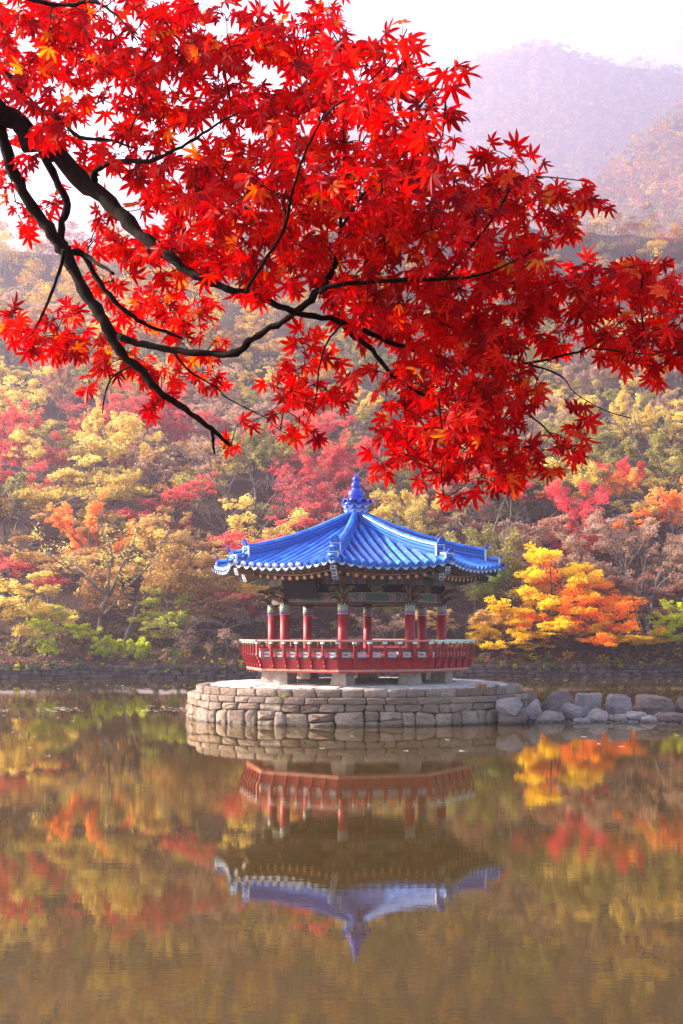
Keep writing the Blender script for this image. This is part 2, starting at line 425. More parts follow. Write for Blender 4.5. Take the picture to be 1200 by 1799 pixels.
w = MB(); w.add([(-215, 3.5, 0), (215, 3.5, 0), (215, 92, 0), (-215, 92, 0)], [(0, 1, 2, 3)])
tag(w.build('lake', M_WATER), kind='structure')
w = MB(); w.add([(-360, -60, -.9), (380, -60, -.9), (380, 1800, -.9), (-360, 1800, -.9)], [(0, 1, 2, 3)])
tag(w.build('ground', M_GROUND), kind='structure')
grid('near_shore', lambda x, y: .62 - np.clip((y - 3.5) / 3.5, -.3, 1) * 1.1 + .05 * wob(x, y, 1.1, 2), -40, 40, -30, 7, 60, 50, M_GROUND)
grid('hillside', hill_z, -110, 110, 0, 0, 150, 130, M_GROUND, lambda X, T: bank_y(X) + .32 + (T ** 1.3) * (243.8 - bank_y(X)))
grid('ridge', ridge_z, 10, 372, 356, 1050, 100, 100, M_GROUND)
grid('mountain', far_z, -355, 375, 880, 1740, 140, 120, M_GROUND)
hz = MB(); hz.box((10, 865, 314.0), (750, 1870, 632)); hm = bpy.data.materials.new('pale_haze'); hm.use_nodes = True
hm.node_tree.nodes.remove(hm.node_tree.nodes['Principled BSDF'])
pv = hm.node_tree.nodes.new('ShaderNodeVolumePrincipled')
pv.inputs['Color'].default_value = (.80, .72, .90, 1); pv.inputs['Density'].default_value = .00075; pv.inputs['Anisotropy'].default_value = .62
hm.node_tree.links.new(pv.outputs[0], hm.node_tree.nodes['Material Output'].inputs['Volume'])
ho = hz.build('haze', hm); ho['kind'] = 'stuff'

# ------------------------------------------------------------------ stone blocks
def block(mb, corners, back, bulge, fmap, gap=.012, seedr=rng, jit=.012):
    """corners: 4 (u,v) of the cell; fmap(u,v,depth)->xyz; rounded outline, rough bulging face"""
    c = [Vector((p[0], p[1])) for p in corners]; cen = sum(c, Vector((0, 0))) / 4
    w = (c[1] - c[0]).length; h = (c[3] - c[0]).length
    out = []
    for i in range(4):
        p, a, b = c[i], c[i - 1], c[(i + 1) % 4]
        rd = min(w, h) * seedr.uniform(.10, .30)
        ea = (a - p).normalized(); eb = (b - p).normalized()
        ins = (cen - p).normalized() * gap * 1.2
        for q in (p + ea * rd, p + (ea + eb) * rd * .30, p + eb * rd):
            out.append(q + ins + Vector((seedr.uniform(-1, 1), seedr.uniform(-1, 1))) * jit)
    n = len(out); vs = []
    for q in out: vs.append(fmap(q.x, q.y, -back))
    for q in out: vs.append(fmap(q.x, q.y, 0))
    for q in out:
        r_ = cen + (q - cen) * .90 + Vector((seedr.uniform(-1, 1), seedr.uniform(-1, 1))) * jit * .5
        vs.append(fmap(r_.x, r_.y, bulge * seedr.uniform(.6, 1.15)))
    for q in out:
        r_ = cen + (q - cen) * .48
        vs.append(fmap(r_.x, r_.y, bulge * seedr.uniform(.55, 1.5)))
    vs.append(fmap(cen.x, cen.y, bulge * 1.1))
    fs = []
    for k in range(3):
        for i in range(n):
            j = (i + 1) % n
            fs.append((k * n + i, k * n + j, (k + 1) * n + j, (k + 1) * n + i))
    for i in range(n): fs.append((3 * n + i, 3 * n + (i + 1) % n, 4 * n))
    mb.add(vs, fs, 0, True)
    mb.f.append(tuple(len(mb.v) - len(vs) + q for q in reversed(range(n)))); mb.m.append(0); mb.sm.append(False)

PX, PY = .52, 38.0      # platform centre
def ring_xy(R_, a):     # a from the front (-y) towards +x ; the platform reaches farther back than forward
    x = R_ * math.sin(a); y = -R_ * math.cos(a)
    return x, y * (.82 if y < 0 else 1.24)
plat = empty('stone_platform', (PX, PY, 0))
tag(plat, 'round two-tier stone platform standing in the lake under the pavilion', 'stone platform')
core = MB()
def disc(R_, z0, z1):
    poly = [ring_xy(R_, 2 * PI * i / 64) for i in range(64)]
    core.prism(poly, z0, z1)
disc(4.80, -.5, .60); disc(4.50, .59, .86)
core.build('core', M_MORTAR, plat)
def course(Rr, lo, hi, wmin, wmax, back, bulge, name, mat, top_z=None, lean=.0, jit=.012):
    a = rng.uniform(0, .05); edges = []
    while a < 2 * PI - wmin / Rr * .6:
        edges.append(a); a += rng.uniform(wmin, wmax) / Rr
    sh = [rng.uniform(-.03, .03) / Rr for _ in edges]; dlo = [rng.uniform(-.5, .5) for _ in edges]
    n = len(edges)
    for i in range(n):
        a0 = edges[i]; a1 = edges[i + 1] if i + 1 < n else edges[0] + 2 * PI
        s0, s1 = sh[i], sh[(i + 1) % n]
        zl0, zl1 = lo(a0), lo(a1); zh0, zh1 = hi(a0), hi(a1)
        def fm(u, v, d): 
            x, y = ring_xy(Rr + d - lean * v, u / Rr); return (x, y, v)
        A, B, C_, D = ((a0 + s0) * Rr, zl0), ((a1 + s1) * Rr, zl1), ((a1 - s1) * Rr, zh1), ((a0 - s0) * Rr, zh0)
        bl = bulge * rng.uniform(.3, 1.3)
        if name == 'wall_stone' and zh0 - zl0 > .35 and rng.random() < .22:
            f0, f1 = rng.uniform(.45, .62), rng.uniform(.45, .62)
            E = (A[0] + (D[0] - A[0]) * f0, A[1] + (D[1] - A[1]) * f0); F_ = (B[0] + (C_[0] - B[0]) * f1, B[1] + (C_[1] - B[1]) * f1)
            cells = ([A, B, F_, E], [E, F_, C_, D])
        else: cells = ([A, B, C_, D],)
        for cl_ in cells:
            mb = MB(); block(mb, cl_, back, bl, fm, jit=jit); mb.build(name, mat, plat)
def wv(b, amp, f, ph): return lambda a: b + amp * math.sin(a * f + ph) + amp * .6 * math.sin(a * f * 2.3 + ph * 2)
l1 = wv(.37, .035, 9, 1.0); l2 = wv(.575, .012, 11, 2.0); l3 = lambda a: .74
course(4.98, lambda a: -.12, l1, .30, .82, .35, .07, 'wall_stone', M_WALLST, jit=.022)
course(4.96, l1, l2, .30, .80, .35, .045, 'wall_stone', M_WALLST, jit=.014)
course(5.00, l2, l3, .40, .95, .48, .02, 'coping_stone', M_WALLST, jit=.006)
course(4.74, lambda a: .735, lambda a: .95, .42, .80, .40, .025, 'kerb_stone', M_WALLST, jit=.006)
def dome(r): return .955 + .115 * (1 - (r / 4.6) ** 2)
r0 = 0.15
while r0 < 4.30:
    r1 = min(r0 + rng.uniform(.34, .52), 4.36)
    if 4.36 - r1 < .2: r1 = 4.36
    a = rng.uniform(0, .4); a_end = a + 2 * PI; rm = (r0 + r1) / 2; cells = []
    nst = max(5, int(2 * PI * rm / .62)); cuts = sorted(a + (i + rng.uniform(-.28, .28)) * 2 * PI / nst for i in range(nst))
    for i in range(nst):
        a0 = cuts[i]; a1 = cuts[(i + 1) % nst] + (2 * PI if i == nst - 1 else 0)
        g = .022 / rm; rj = rng.uniform(-.02, .02)
        pts = [(a0 + g, r0 + .012), ((a0 + a1) / 2, r0 + .012 + rj * .5), (a1 - g, r0 + .012), (a1 - g + rng.uniform(-.02, .02), r1 - .014), ((a0 + a1) / 2, r1 - .014 + rj), (a0 + g, r1 - .014)]
        zt = rng.uniform(-.010, .014)
        vs = [];
        for sc, dz in ((1, -.12), (1, -.018), (.93, 0)):
            am = (a0 + a1) / 2
            for (aa, rr) in pts:
                ra = rm + (rr - rm) * sc; aa2 = am + (aa - am) * sc; x, y = ring_xy(ra, aa2); vs.append((x, y, dome(ra) + dz + zt))
        fs = [tuple(range(12, 18))[::-1]] + [(k * 6 + i2, k * 6 + (i2 + 1) % 6, (k + 1) * 6 + (i2 + 1) % 6, (k + 1) * 6 + i2) for k in (0, 1) for i2 in range(6)]
        mb = MB(); mb.add(vs, fs); mb.build('paving_stone', M_PAVE, plat)
    r0 = r1
def tuft(x, y, z, n, h, col, nm, lab):
    V = []; F = []; 
    for i in range(n):
        a = rng.uniform(0, 2 * PI); l = h * rng.uniform(.5, 1); sp = rng.uniform(.1, .7); b = Vector((rng.gauss(0, .06), rng.gauss(0, .03), 0))
        p1 = b + Vector((math.cos(a) * sp * l * .4, math.sin(a) * sp * l * .4, l * .6)); p2 = b + Vector((math.cos(a) * sp * l, math.sin(a) * sp * l, l * .9))
        s_ = Vector((-math.sin(a), math.cos(a), 0)) * .006
        k = len(V); V += [b - s_, b + s_, p1 + s_, p1 - s_, p2]; F += [(k, k + 1, k + 2, k + 3), (k + 3, k + 2, k + 4)]
    mb = MB(); mb.add(V, F); o = mb.build(nm, col); o.location = (x, y, z)
    tag(o, lab, 'grass tuft')
for (px, py, Y, n, h, c, lab) in ((494, 1228, 33.75, 60, .13, LEAF['lime'], 'bright green grass tuft sprouting from the platform ledge'),
                                  (846, 1213, 34.9, 90, .22, LEAF['gold'], 'dry straw-coloured grass clump on the right of the platform rim'),
                                  (872, 1209, 35.4, 50, .15, LEAF['olive'], 'small olive weed beside the dry grass on the platform rim')):
    p = at(px, py, Y); tuft(p.x, p.y, (.73 if px < 500 else .94), n, h, c, 'grass_tuft', lab)

# ------------------------------------------------------------------ the pavilion
CX, CY, Z0 = .43, 38.0, 1.05
pav = empty('pavilion', (CX, CY, Z0))
tag(pav, 'octagonal pavilion with blue tiled roof and red columns on the stone platform', 'pavilion')
TH = [R(-9 + 45 * k) for k in range(8)]
def pol(r, th, z): return Vector((r * math.sin(th), -r * math.cos(th), z - Z0))
def face_frame(th, r, z):      # x along the face to the right seen from outside, y outward, z up
    out = Vector((math.sin(th), -math.cos(th), 0)); right = Vector((math.cos(th), math.sin(th), 0))
    return out, right
C8 = math.cos(PI / 8); T8 = math.tan(PI / 8)
FC = [R(-9 + 22.5 + 45 * k) for k in range(8)]
rotz = lambda th: Matrix.Rotation(th, 4, 'Z')

# bases and columns
cm = MB().lathe([(.152, 1.44), (.152, 1.5), (.145, 1.6), (.140, 2.2), (.134, 2.97)], 20).mesh('column', M_RED)
for v in cm.vertices: v.co.z -= 1.44
bm_ = MB().lathe([(.146, 0), (.146, .30)], 24).mesh('painted_band', M_BAND)
bs = MB().box((0, 0, 1.235 - Z0), (.50, .50, .43), taper=.86).mesh('stone_base', M_GRAN)
for th in TH:
    p = pol(2.5, th, 0)
    o = link('stone_base', bs, pav, Matrix.Translation((p.x, p.y, 0)) @ rotz(R(-31.5)))
    o = link('column', cm, pav, Matrix.Translation((p.x, p.y, 1.44 - Z0)))
    link('painted_band', bm_, o, Matrix.Translation((0, 0, 1.53)))
# deck slab, boards
poly = [tuple(pol(3.22, th, 0))[:2] for th in TH]
d = MB().prism(poly, 1.66 - Z0, 1.76 - Z0); deck = d.build('deck_floor', M_RED2, pav)
for i in range(21):
    y = -3.0 + i * .3; hw = min(3.05, 3.22 * 1.0 - max(0, abs(y) - 1.2) * .95) * .96
    MB().box((0, y, 1.775 - Z0), (hw * 2, .288, .03), M=rotz(R(-9 + 22.5))).build('floorboard', M_RED2, deck)
bmx = MB()
for i in (-1.6, -.5, .5, 1.6): bmx.box((i, 0, 1.55 - Z0), (.2, 5.2, .2), M=rotz(R(13.5)))
bmx.build('floor_joists', M_SOFFIT, pav)
HWd = 3.30 * math.sin(PI / 8)                       # half width of a deck face
def fasc(Rt, Rb, zt, zb, thick, mb, mi, th):        # sloped board along a face, mitred ends
    vs = []
    for (r_, z_) in ((Rb, zb), (Rt, zt)):
        for dr in (0, -thick):
            ap = (r_ + dr) * C8; hw = (r_ + dr) * math.sin(PI / 8) - .002
            for sx in (-1, 1):
                out, right = face_frame(th, 0, 0); p = out * ap + right * sx * hw; vs.append((p.x, p.y, z_ - Z0))
    mb.add(vs, [(0, 1, 5, 4), (3, 2, 6, 7), (2, 0, 4, 6), (1, 3, 7, 5), (4, 5, 7, 6), (2, 3, 1, 0)], mi)
def cloud(n=24, w=.052, h=.0125):
    pts = []
    for i in range(n):
        a = 2 * PI * i / n
        r_ = 1 + .22 * math.cos(6 * a)
        pts.append((w * 1.35 * math.cos(a) * (1 + .10 * math.cos(2 * a)), h * 1.5 * math.sin(a) * (1 + .45 * math.cos(a * 6) * 0 + .35 * abs(math.cos(3 * a)))))
    return pts
def pierced(w, h, t):
    n = 24; inner = cloud(n); outer = []
    for i in range(n):
        a = 2 * PI * i / n; c, s_ = math.cos(a), math.sin(a)
        k = min((w / 2) / max(abs(c), 1e-6), (h / 2) / max(abs(s_), 1e-6)); outer.append((c * k, s_ * k))
    vs = [(x, -t / 2, y) for x, y in outer] + [(x, -t / 2, y) for x, y in inner] + [(x, t / 2, y) for x, y in inner] + [(x, t / 2, y) for x, y in outer]
    fs = [(k * n + i, k * n + (i + 1) % n, (k + 1) * n + (i + 1) % n, (k + 1) * n + i) for k in range(3) for i in range(n)]
    return MB().add(vs, fs)
pmesh = pierced(.27, .145, .02).mesh('pierced_panel', M_PANEL)
# scalloped bracket post, profile in (outward, z)
def post_prof():
    outer = []; zb, zt = 1.47, 2.155
    for i in range(41):
        t = i / 40; z = zb + (zt - zb) * t
        y = -.015 + .12 * min(1, t / .5) ** 1.6 + .01 * t
        if t < .62: y += .024 * abs(math.sin(t / .62 * PI * 4)) - .012
        wdt = .10 - .055 * min(1, t / .55)
        outer.append((y, z, wdt))
    return outer
def post_mesh():
    pr = post_prof(); vs = []; n = len(pr); tk = .026
    for y, z, w_ in pr:
        for sx in (-1, 1):
            vs.append((sx * tk, y, z)); vs.append((sx * tk, y - w_ - .012, z))
    fs = []
    for i in range(n - 1):
        a = i * 4; b = a + 4
        fs += [(a, a + 2, b + 2, b), (a + 3, a + 1, b + 1, b + 3), (a + 1, a, b, b + 1), (a + 2, a + 3, b + 3, b + 2)]
    fs += [(0, 1, 3, 2), (4 * n - 4, 4 * n - 2, 4 * n - 1, 4 * n - 3)]
    return MB().add(vs, fs)
pm_ = post_mesh(); 
for i, v in enumerate(pm_.v): pm_.v[i] = (v[0], v[1], v[2] - 1.47)
post_me = pm_.mesh('railing_post', M_RED)
cap_me = MB().prism([(-.052, -.04), (.052, -.04), (.052, .045), (-.052, .045)], .0, .05).add(
    [(-.03, -.03, -.035), (.03, -.03, -.035), (.03, .03, -.035), (-.03, .03, -.035), (-.05, -.04, -.001), (.05, -.04, -.001), (.05, .045, -.001), (-.05, .045, -.001)],
    [(3, 2, 1, 0), (0, 1, 5, 4), (1, 2, 6, 5), (2, 3, 7, 6), (3, 0, 4, 7)], 1).mesh('post_cap', [M_CAP, M_MINT])
for fi, th in enumerate(FC):
    out, right = face_frame(th, 0, 0)
    mb = MB(); fasc(3.315, 3.27, 1.735, 1.46, .05, mb, 0, th); fasc(3.29, 3.285, 1.458, 1.405, .06, mb, 1, th); fasc(3.275, 3.275, 1.403, 1.37, .05, mb, 0, th)
    sk = mb.build('skirt_board', [M_RED, M_TAN], pav)
    mb = MB(); fasc(3.335, 3.330, 2.035, 1.985, .07, mb, 0, th); fasc(3.325, 3.32, 1.983, 1.945, .05, mb, 1, th); fasc(3.318, 3.316, 1.772, 1.738, .05, mb, 1, th)
    mb.build('railing_rail', [M_RED, M_DGREEN], pav)
    Rr = 3.47; z = 2.235
    a_, b_ = pol(Rr, th - PI / 8, z), pol(Rr, th + PI / 8, z); ex = (b_ - a_).normalized() * .05
    MB().tube([a_ - ex, a_, b_, b_ + ex], .028, 8).build('handrail', M_CAP if fi in (1,) else M_PINK, pav)
    hw = 3.31 * math.sin(PI / 8); ap = 3.31 * C8
    for k in range(6):
        x = -hw + (k + .5) * 2 * hw / 6
        p = out * (ap - .02) + right * (x + .0); Mx = frame(right, -out, Vector((0, 0, 1)), (p.x, p.y, 1.858 - Z0))
        link('pierced_panel', pmesh, pav, Mx)
        p2 = out * (ap - .015) + right * (-hw + k * 2 * hw / 6 + .055)
        MB().box((0, 0, 0), (.11, .05, .175), M=frame(right, out, Vector((0, 0, 1)), (p2.x, p2.y, 1.858 - Z0))).build('panel_stile', M_RED, pav)
        xx = -hw + k * 2 * hw / 6
        if k == 0:   # corner post stands on the mitre
            thc = th - PI / 8; o_, r_ = face_frame(thc, 0, 0); p3 = o_ * 3.335
        else:
            o_, r_ = out, right; p3 = out * (ap + .03) + right * xx
        Mx = frame(r_, o_, Vector((0, 0, 1)), (p3.x, p3.y, 1.47 - Z0))
        o = link('railing_post', post_me, pav, Mx)
        link('post_cap', cap_me, o, Matrix.Translation((0, .085, .69)))

# beams, brackets, motif panels, name board
RB = 2.5
lm = MB().box((0, 0, 0), (2 * RB * math.sin(PI / 8) - .24, .13, .24)).mesh('lintel_beam', M_BEAM)
lm2 = MB().box((0, 0, 0), (2 * RB * math.sin(PI / 8) + .03, .16, .20)).mesh('purlin_beam', M_BEAM)
mp = MB()
for sx in (-1, 1):
    for pts, r_ in (([(0, -.12), (.10, -.10), (.17, -.02), (.12, .05), (.06, .0), (.10, -.04)], .012), ([(0, .0), (.07, .06), (.16, .10), (.25, .07), (.22, .02)], .012), ([(0, .13), (.30, .13)], .012)):
        mp.tube([(sx * x, -.02, z) for x, z in pts], r_, 5)
mp.box((0, .02, 0), (.34, .03, .25), mi=1)
motif = mp.mesh('motif_panel', [M_OCHRE, M_DGREEN])
def horn(L, up, w0):
    """curling bracket arm, profile extruded sideways: rises outward, hooks at its tip"""
    c = []; n = 12
    for i in range(n + 1):
        t = i / n
        c.append((L * (t - .10 * t * t), up * (math.sin(t * 2.6) * .9) - .02, w0 * (1 - t) ** .65 + .006))
    vs = []; tk = .028
    for i, (y, z, w_) in enumerate(c):
        y2, z2, _ = c[min(i + 1, n)]; y1, z1, _ = c[max(i - 1, 0)]
        t = Vector((y2 - y1, z2 - z1)).normalized(); nn = Vector((-t.y, t.x))
        for sx in (-1, 1):
            k = tk * (1 - .5 * i / n)
            vs.append((sx * k, y + nn.x * w_, z + nn.y * w_)); vs.append((sx * k, y - nn.x * w_, z - nn.y * w_))
    mb = MB(); fsA, fsB = [], []
    for i in range(n):
        a = i * 4; b = a + 4
        fsB += [(a, a + 1, b + 1, b), (a + 2, b + 2, b + 3, a + 3)]
        fsA += [(a, b, b + 2, a + 2), (a + 1, a + 3, b + 3, b + 1)]
    fsA += [(0, 2, 3, 1), (4 * n, 4 * n + 1, 4 * n + 3, 4 * n + 2)]
    mb.add(vs, fsB, 0); b0 = 0
    for f in fsA: mb.f.append(f); mb.m.append(1); mb.sm.append(False)
    return mb.mesh('bracket_arm', [M_GREENGOLD, M_OCHRE])
h1, h2, h3 = horn(.50, .12, .055), horn(.66, .16, .06), horn(.40, .15, .05)
cap_b = MB().box((0, 0, 3.33 - Z0), (.26, .26, .12), taper=1.3).box((0, 0, 3.62 - Z0), (.16, .16, .46)).mesh('bracket_block', [M_SOFFIT])
for k, th in enumerate(TH):
    p = pol(RB, th, 0)
    Mb = Matrix.Translation((p.x, p.y, 0)) @ rotz(th + PI)
    link('bracket_block', cap_b, pav, Mb)
    for dang, z, me in ((0, 3.36, h2), (0, 3.60, h1), (38, 3.34, h1), (-38, 3.34, h1), (38, 3.56, h1), (-38, 3.56, h1), (72, 3.40, h3), (-72, 3.40, h3), (68, 3.60, h3), (-68, 3.60, h3), (180, 3.40, h1), (180, 3.6, h1)):
        a = th + R(dang); out, right = face_frame(a, 0, 0)
        st = p + out * .06
        link('bracket_arm', me, pav, frame(right, out, Vector((0, 0, 1)), (st.x, st.y, z - Z0)))
    th2 = FC[k]; out, right = face_frame(th2, 0, 0); q = out * (RB * C8)
    link('lintel_beam', lm, pav, frame(right, out, Vector((0, 0, 1)), (q.x, q.y, 3.44 - Z0)))
    link('purlin_beam', lm2, pav, frame(right, out, Vector((0, 0, 1)), (q.x, q.y, 3.90 - Z0)))
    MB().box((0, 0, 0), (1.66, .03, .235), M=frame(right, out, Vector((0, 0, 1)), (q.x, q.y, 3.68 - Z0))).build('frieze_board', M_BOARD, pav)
    MB().box((0, 0, 0), (1.70, .10, .05), M=frame(right, out, Vector((0, 0, 1)), (q.x, q.y, 3.285 - Z0))).build('beam_moulding', M_SOFFIT, pav)
    q2 = out * (RB * C8 + .04)
    link('motif_panel', motif, pav, frame(right * -1, out * -1, Vector((0, 0, 1)), (q2.x, q2.y, 3.69 - Z0)))
# ceiling
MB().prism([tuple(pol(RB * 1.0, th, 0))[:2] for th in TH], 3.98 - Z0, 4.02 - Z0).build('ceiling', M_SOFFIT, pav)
# name board, tilted forward under the eave of the left front face
th = FC[7]; out, right = face_frame(th, 0, 0); q = out * (RB * C8 + .42) - right * .17
Mn = frame(right, out, Vector((0, 0, 1)), (q.x, q.y, 3.66 - Z0)) @ Matrix.Rotation(R(-14), 4, 'X')
nb = MB().box((0, 0, 0), (1.02, .04, .46)).build('name_board', M_BOARD, pav, M=Mn)
nf = MB()
for c, d_ in (((0, .0, .25), (1.10, .06, .045)), ((0, 0, -.25), (1.10, .06, .045)), ((-.53, 0, 0), (.045, .06, .452)), ((.53, 0, 0), (.045, .06, .452))): nf.box(c, d_)
nf.build('board_frame', M_BOARD, nb)

# rafters
RA = 3.72
raf = MB().lathe([(.058, 0), (.058, 2.0)], 12, cap=False)
b = len(raf.v); raf.f.append(tuple(range(11, -1, -1))); raf.m.append(1); raf.sm.append(False)
raf_me = raf.mesh('round_rafter', [M_DGREEN, M_FLOWER])
fl = MB().box((0, 0, .45), (.065, .065, .9)); fl.box((0, 0, -.003), (.03, .03, .006), mi=1)
fly_me = fl.mesh('flying_rafter', [M_DGREEN, M_WHITE])
def lift(x, ap, t): 
    hw = ap * T8; return .18 * t * t * (min(1.1, abs(x) / hw) ** 2)
def surf_z(x, ap):
    t = (ap / C8 - .25) / 4.0
    return 5.66 - 1.82 * t + .37 * t * t + lift(x, max(ap, .3), max(t, 0))
def eave_ap(x): return 3.84 + .10 * (abs(x) / (3.9 * T8)) ** 2
for fi, th in enumerate(FC):
    out, right = face_frame(th, 0, 0)
    for k in range(12):
        x = (k - 5.5) * .238; ap = RA * C8 * .965 + .05 * (x / 1.4) ** 2
        z = 3.93 + lift(x, RA * C8, .92)
        end = out * ap + right * x + Vector((0, 0, z - Z0))
        inn = out * (ap - 1.9) + right * x * .72 + Vector((0, 0, z + .62 - Z0))
        dv = (inn - end).normalized(); sx = dv.cross(Vector((0, 0, 1))).normalized(); sy = dv.cross(sx)
        link('round_rafter', raf_me, pav, frame(sx, sy, dv, end))
        ap2 = ap + .21; z2 = 4.085 + lift(x * 1.06, 3.8, .97)
        end = out * ap2 + right * x * 1.07 + Vector((0, 0, z2 - Z0)); inn = end - out * .9 + Vector((0, 0, .22))
        dv = (inn - end).normalized(); sx = dv.cross(Vector((0, 0, 1))).normalized(); sy = dv.cross(sx)
        link('flying_rafter', fly_me, pav, frame(sx, sy, dv, end))
    # two curved eave boards
    for (ap0, z0, h, dp, nm, mt) in ((RA * C8 * .965 - .02, 3.995, .035, .05, 'eave_board', M_OCHRE), (3.74, 4.125, .035, .06, 'tile_board', M_MINT)):
        vs = []; n = 16
        for i in range(n + 1):
            s_ = -1 + 2 * i / n; apx = ap0 + .09 * s_ * s_; x = s_ * apx * T8
            zz = z0 + .178 * s_ * s_ * (.92 if nm == 'eave_board' else 1.0)
            for (da, dz) in ((0, 0), (0, h), (-dp, h), (-dp, 0)):
                q = out * (apx + da) + right * x * (1 + da / apx); vs.append((q.x, q.y, zz + dz - Z0))
        fs = [(i * 4 + j, i * 4 + (j + 1) % 4, (i + 1) * 4 + (j + 1) % 4, (i + 1) * 4 + j) for i in range(n) for j in range(4)]
        MB().add(vs, fs).build(nm, mt, pav)
    # soffit sheets between the rafters
    vs = []; n = 8
    for i in range(n + 1):
        s_ = -1 + 2 * i / n
        for (ap0, z0) in ((2.2, 4.62), (RA * C8 * .965, 4.03), (3.76, 4.125)):
            q = out * ap0 + right * s_ * ap0 * T8; t = ap0 / 3.9
            vs.append((q.x, q.y, z0 + .17 * s_ * s_ * t * t * (1 if ap0 > 3 else 0) - Z0))
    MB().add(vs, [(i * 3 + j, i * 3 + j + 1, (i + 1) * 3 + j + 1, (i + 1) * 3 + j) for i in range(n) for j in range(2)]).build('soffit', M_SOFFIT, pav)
# corner rafters
def plate_mat():
    t = NT('corner_plate_paint'); co = t.coord()
    v = t.new('ShaderNodeTexVoronoi'); v.inputs['Scale'].default_value = 26; t.l.new(co, v.inputs[0])
    c = t.ramp(v.outputs['Distance'], [(0, (.30, .33, .45)), (.3, (.70, .72, .75)), (.55, (.05, .06, .10))]); return t.fin(c, .5)
M_PLATE = plate_mat()
for th in TH:
    out, right = face_frame(th, 0, 0)
    for (r0_, z_, L, wd, ht) in ((3.84, 3.965, 1.6, .15, .19), (4.10, 4.135, 1.1, .15, .18)):
        e = out * r0_ + Vector((0, 0, z_ - Z0)); i_ = out * (r0_ - L) + Vector((0, 0, z_ + .30 * L - Z0)); dv = (i_ - e).normalized()
        sx = right; sy = dv.cross(sx).normalized()
        mb = MB().box((0, 0, L / 2), (wd, ht, L)); mb.box((0, 0, -.006), (wd + .02, ht + .02, .010), mi=1)
        mb.build('corner_rafter', [M_OCHRE if th < R(-50) or th > R(230) else M_DGREEN, M_PLATE], pav, M=frame(sx, sy, dv, e))

# roof: base sheet, pan tiles, cover tiles, end tiles
def face_pt(fi, x, ap, dz=0.0):
    out, right = face_frame(FC[fi], 0, 0); q = out * ap + right * x
    return Vector((q.x, q.y, surf_z(x, ap) + dz - Z0))
rb = MB()
for fi in range(8):
    na, nx = 14, 8; vs = []
    for i in range(na + 1):
        for j in range(nx + 1):
            s_ = -1 + 2 * j / nx; ap = .22 + (eave_ap(s_ * 1.6) - .04 - .22) * i / na; vs.append(face_pt(fi, s_ * ap * T8, ap, -.085))
    rb.add(vs, [(i * (nx + 1) + j, i * (nx + 1) + j + 1, (i + 1) * (nx + 1) + j + 1, (i + 1) * (nx + 1) + j) for i in range(na) for j in range(nx)], 0, True)
roof = rb.build('roof', M_TILE_SHADE, pav)
SP = .25
def half_tile(r1, r2, L, n=7, th_=.012):
    """convex cover tile along +y, arch in +z"""
    vs = []
    for (y, r_) in ((0, r1 * .8), (0, r1), (L, r2)):
        for i in range(n):
            a = PI * i / (n - 1); vs.append((r_ * math.cos(a), y, r_ * math.sin(a) * .95))
    fs = [(k * n + i, k * n + i + 1, (k + 1) * n + i + 1, (k + 1) * n + i) for k in range(2) for i in range(n - 1)]
    m_ = MB(); m_.add(vs[:2 * n], fs[:n - 1], 0, False); m_.add(vs[n:], [(i, i + 1, n + i + 1, n + i) for i in range(n - 1)], 0, True); return m_
TL = .34
ct_me = half_tile(.080, .0765, TL + .004).mesh('cover_tile', M_TILE)
ed = MB().lathe([(.083, 0), (.086, .008), (.086, .03)], 14); ed.lathe([(.045, -.006), (.05, .0)], 10)
end_me = ed.mesh('end_tile', M_TILE)
def drip(w_, h_, n=10):
    vs = []
    for i in range(n + 1):
        x = -w_ + 2 * w_ * i / n; s_ = x / w_
        top = -.055 * math.sqrt(max(0, 1 - s_ * s_)) ; bot = top * .6 - h_ * (1 - abs(s_) ** 2.2)
        vs += [(x, 0, top), (x, -.0, bot), (x, .02, top), (x, .02, bot)]
    fs = []
    for i in range(n):
        a = 4 * i; b_ = a + 4
        fs += [(a, a + 1, b_ + 1, b_), (a + 3, a + 2, b_ + 2, b_ + 3), (a + 1, a + 3, b_ + 3, b_ + 1), (a + 2, a, b_, b_ + 2)]
    return MB().add(vs, fs)
drip_me = drip(.098, .085).mesh('drip_tile', M_TILE_END); drip_sunlit_me = drip(.098, .085).mesh('drip_tile', M_TILE_CREAM)
end_sunlit_me = ed.mesh('end_tile', M_TILE_CREAM)  # paler copy for the left faces, sunlit look in the colour
pan = MB(); farcov = MB()
VIS = (0, 1, 7, 6)
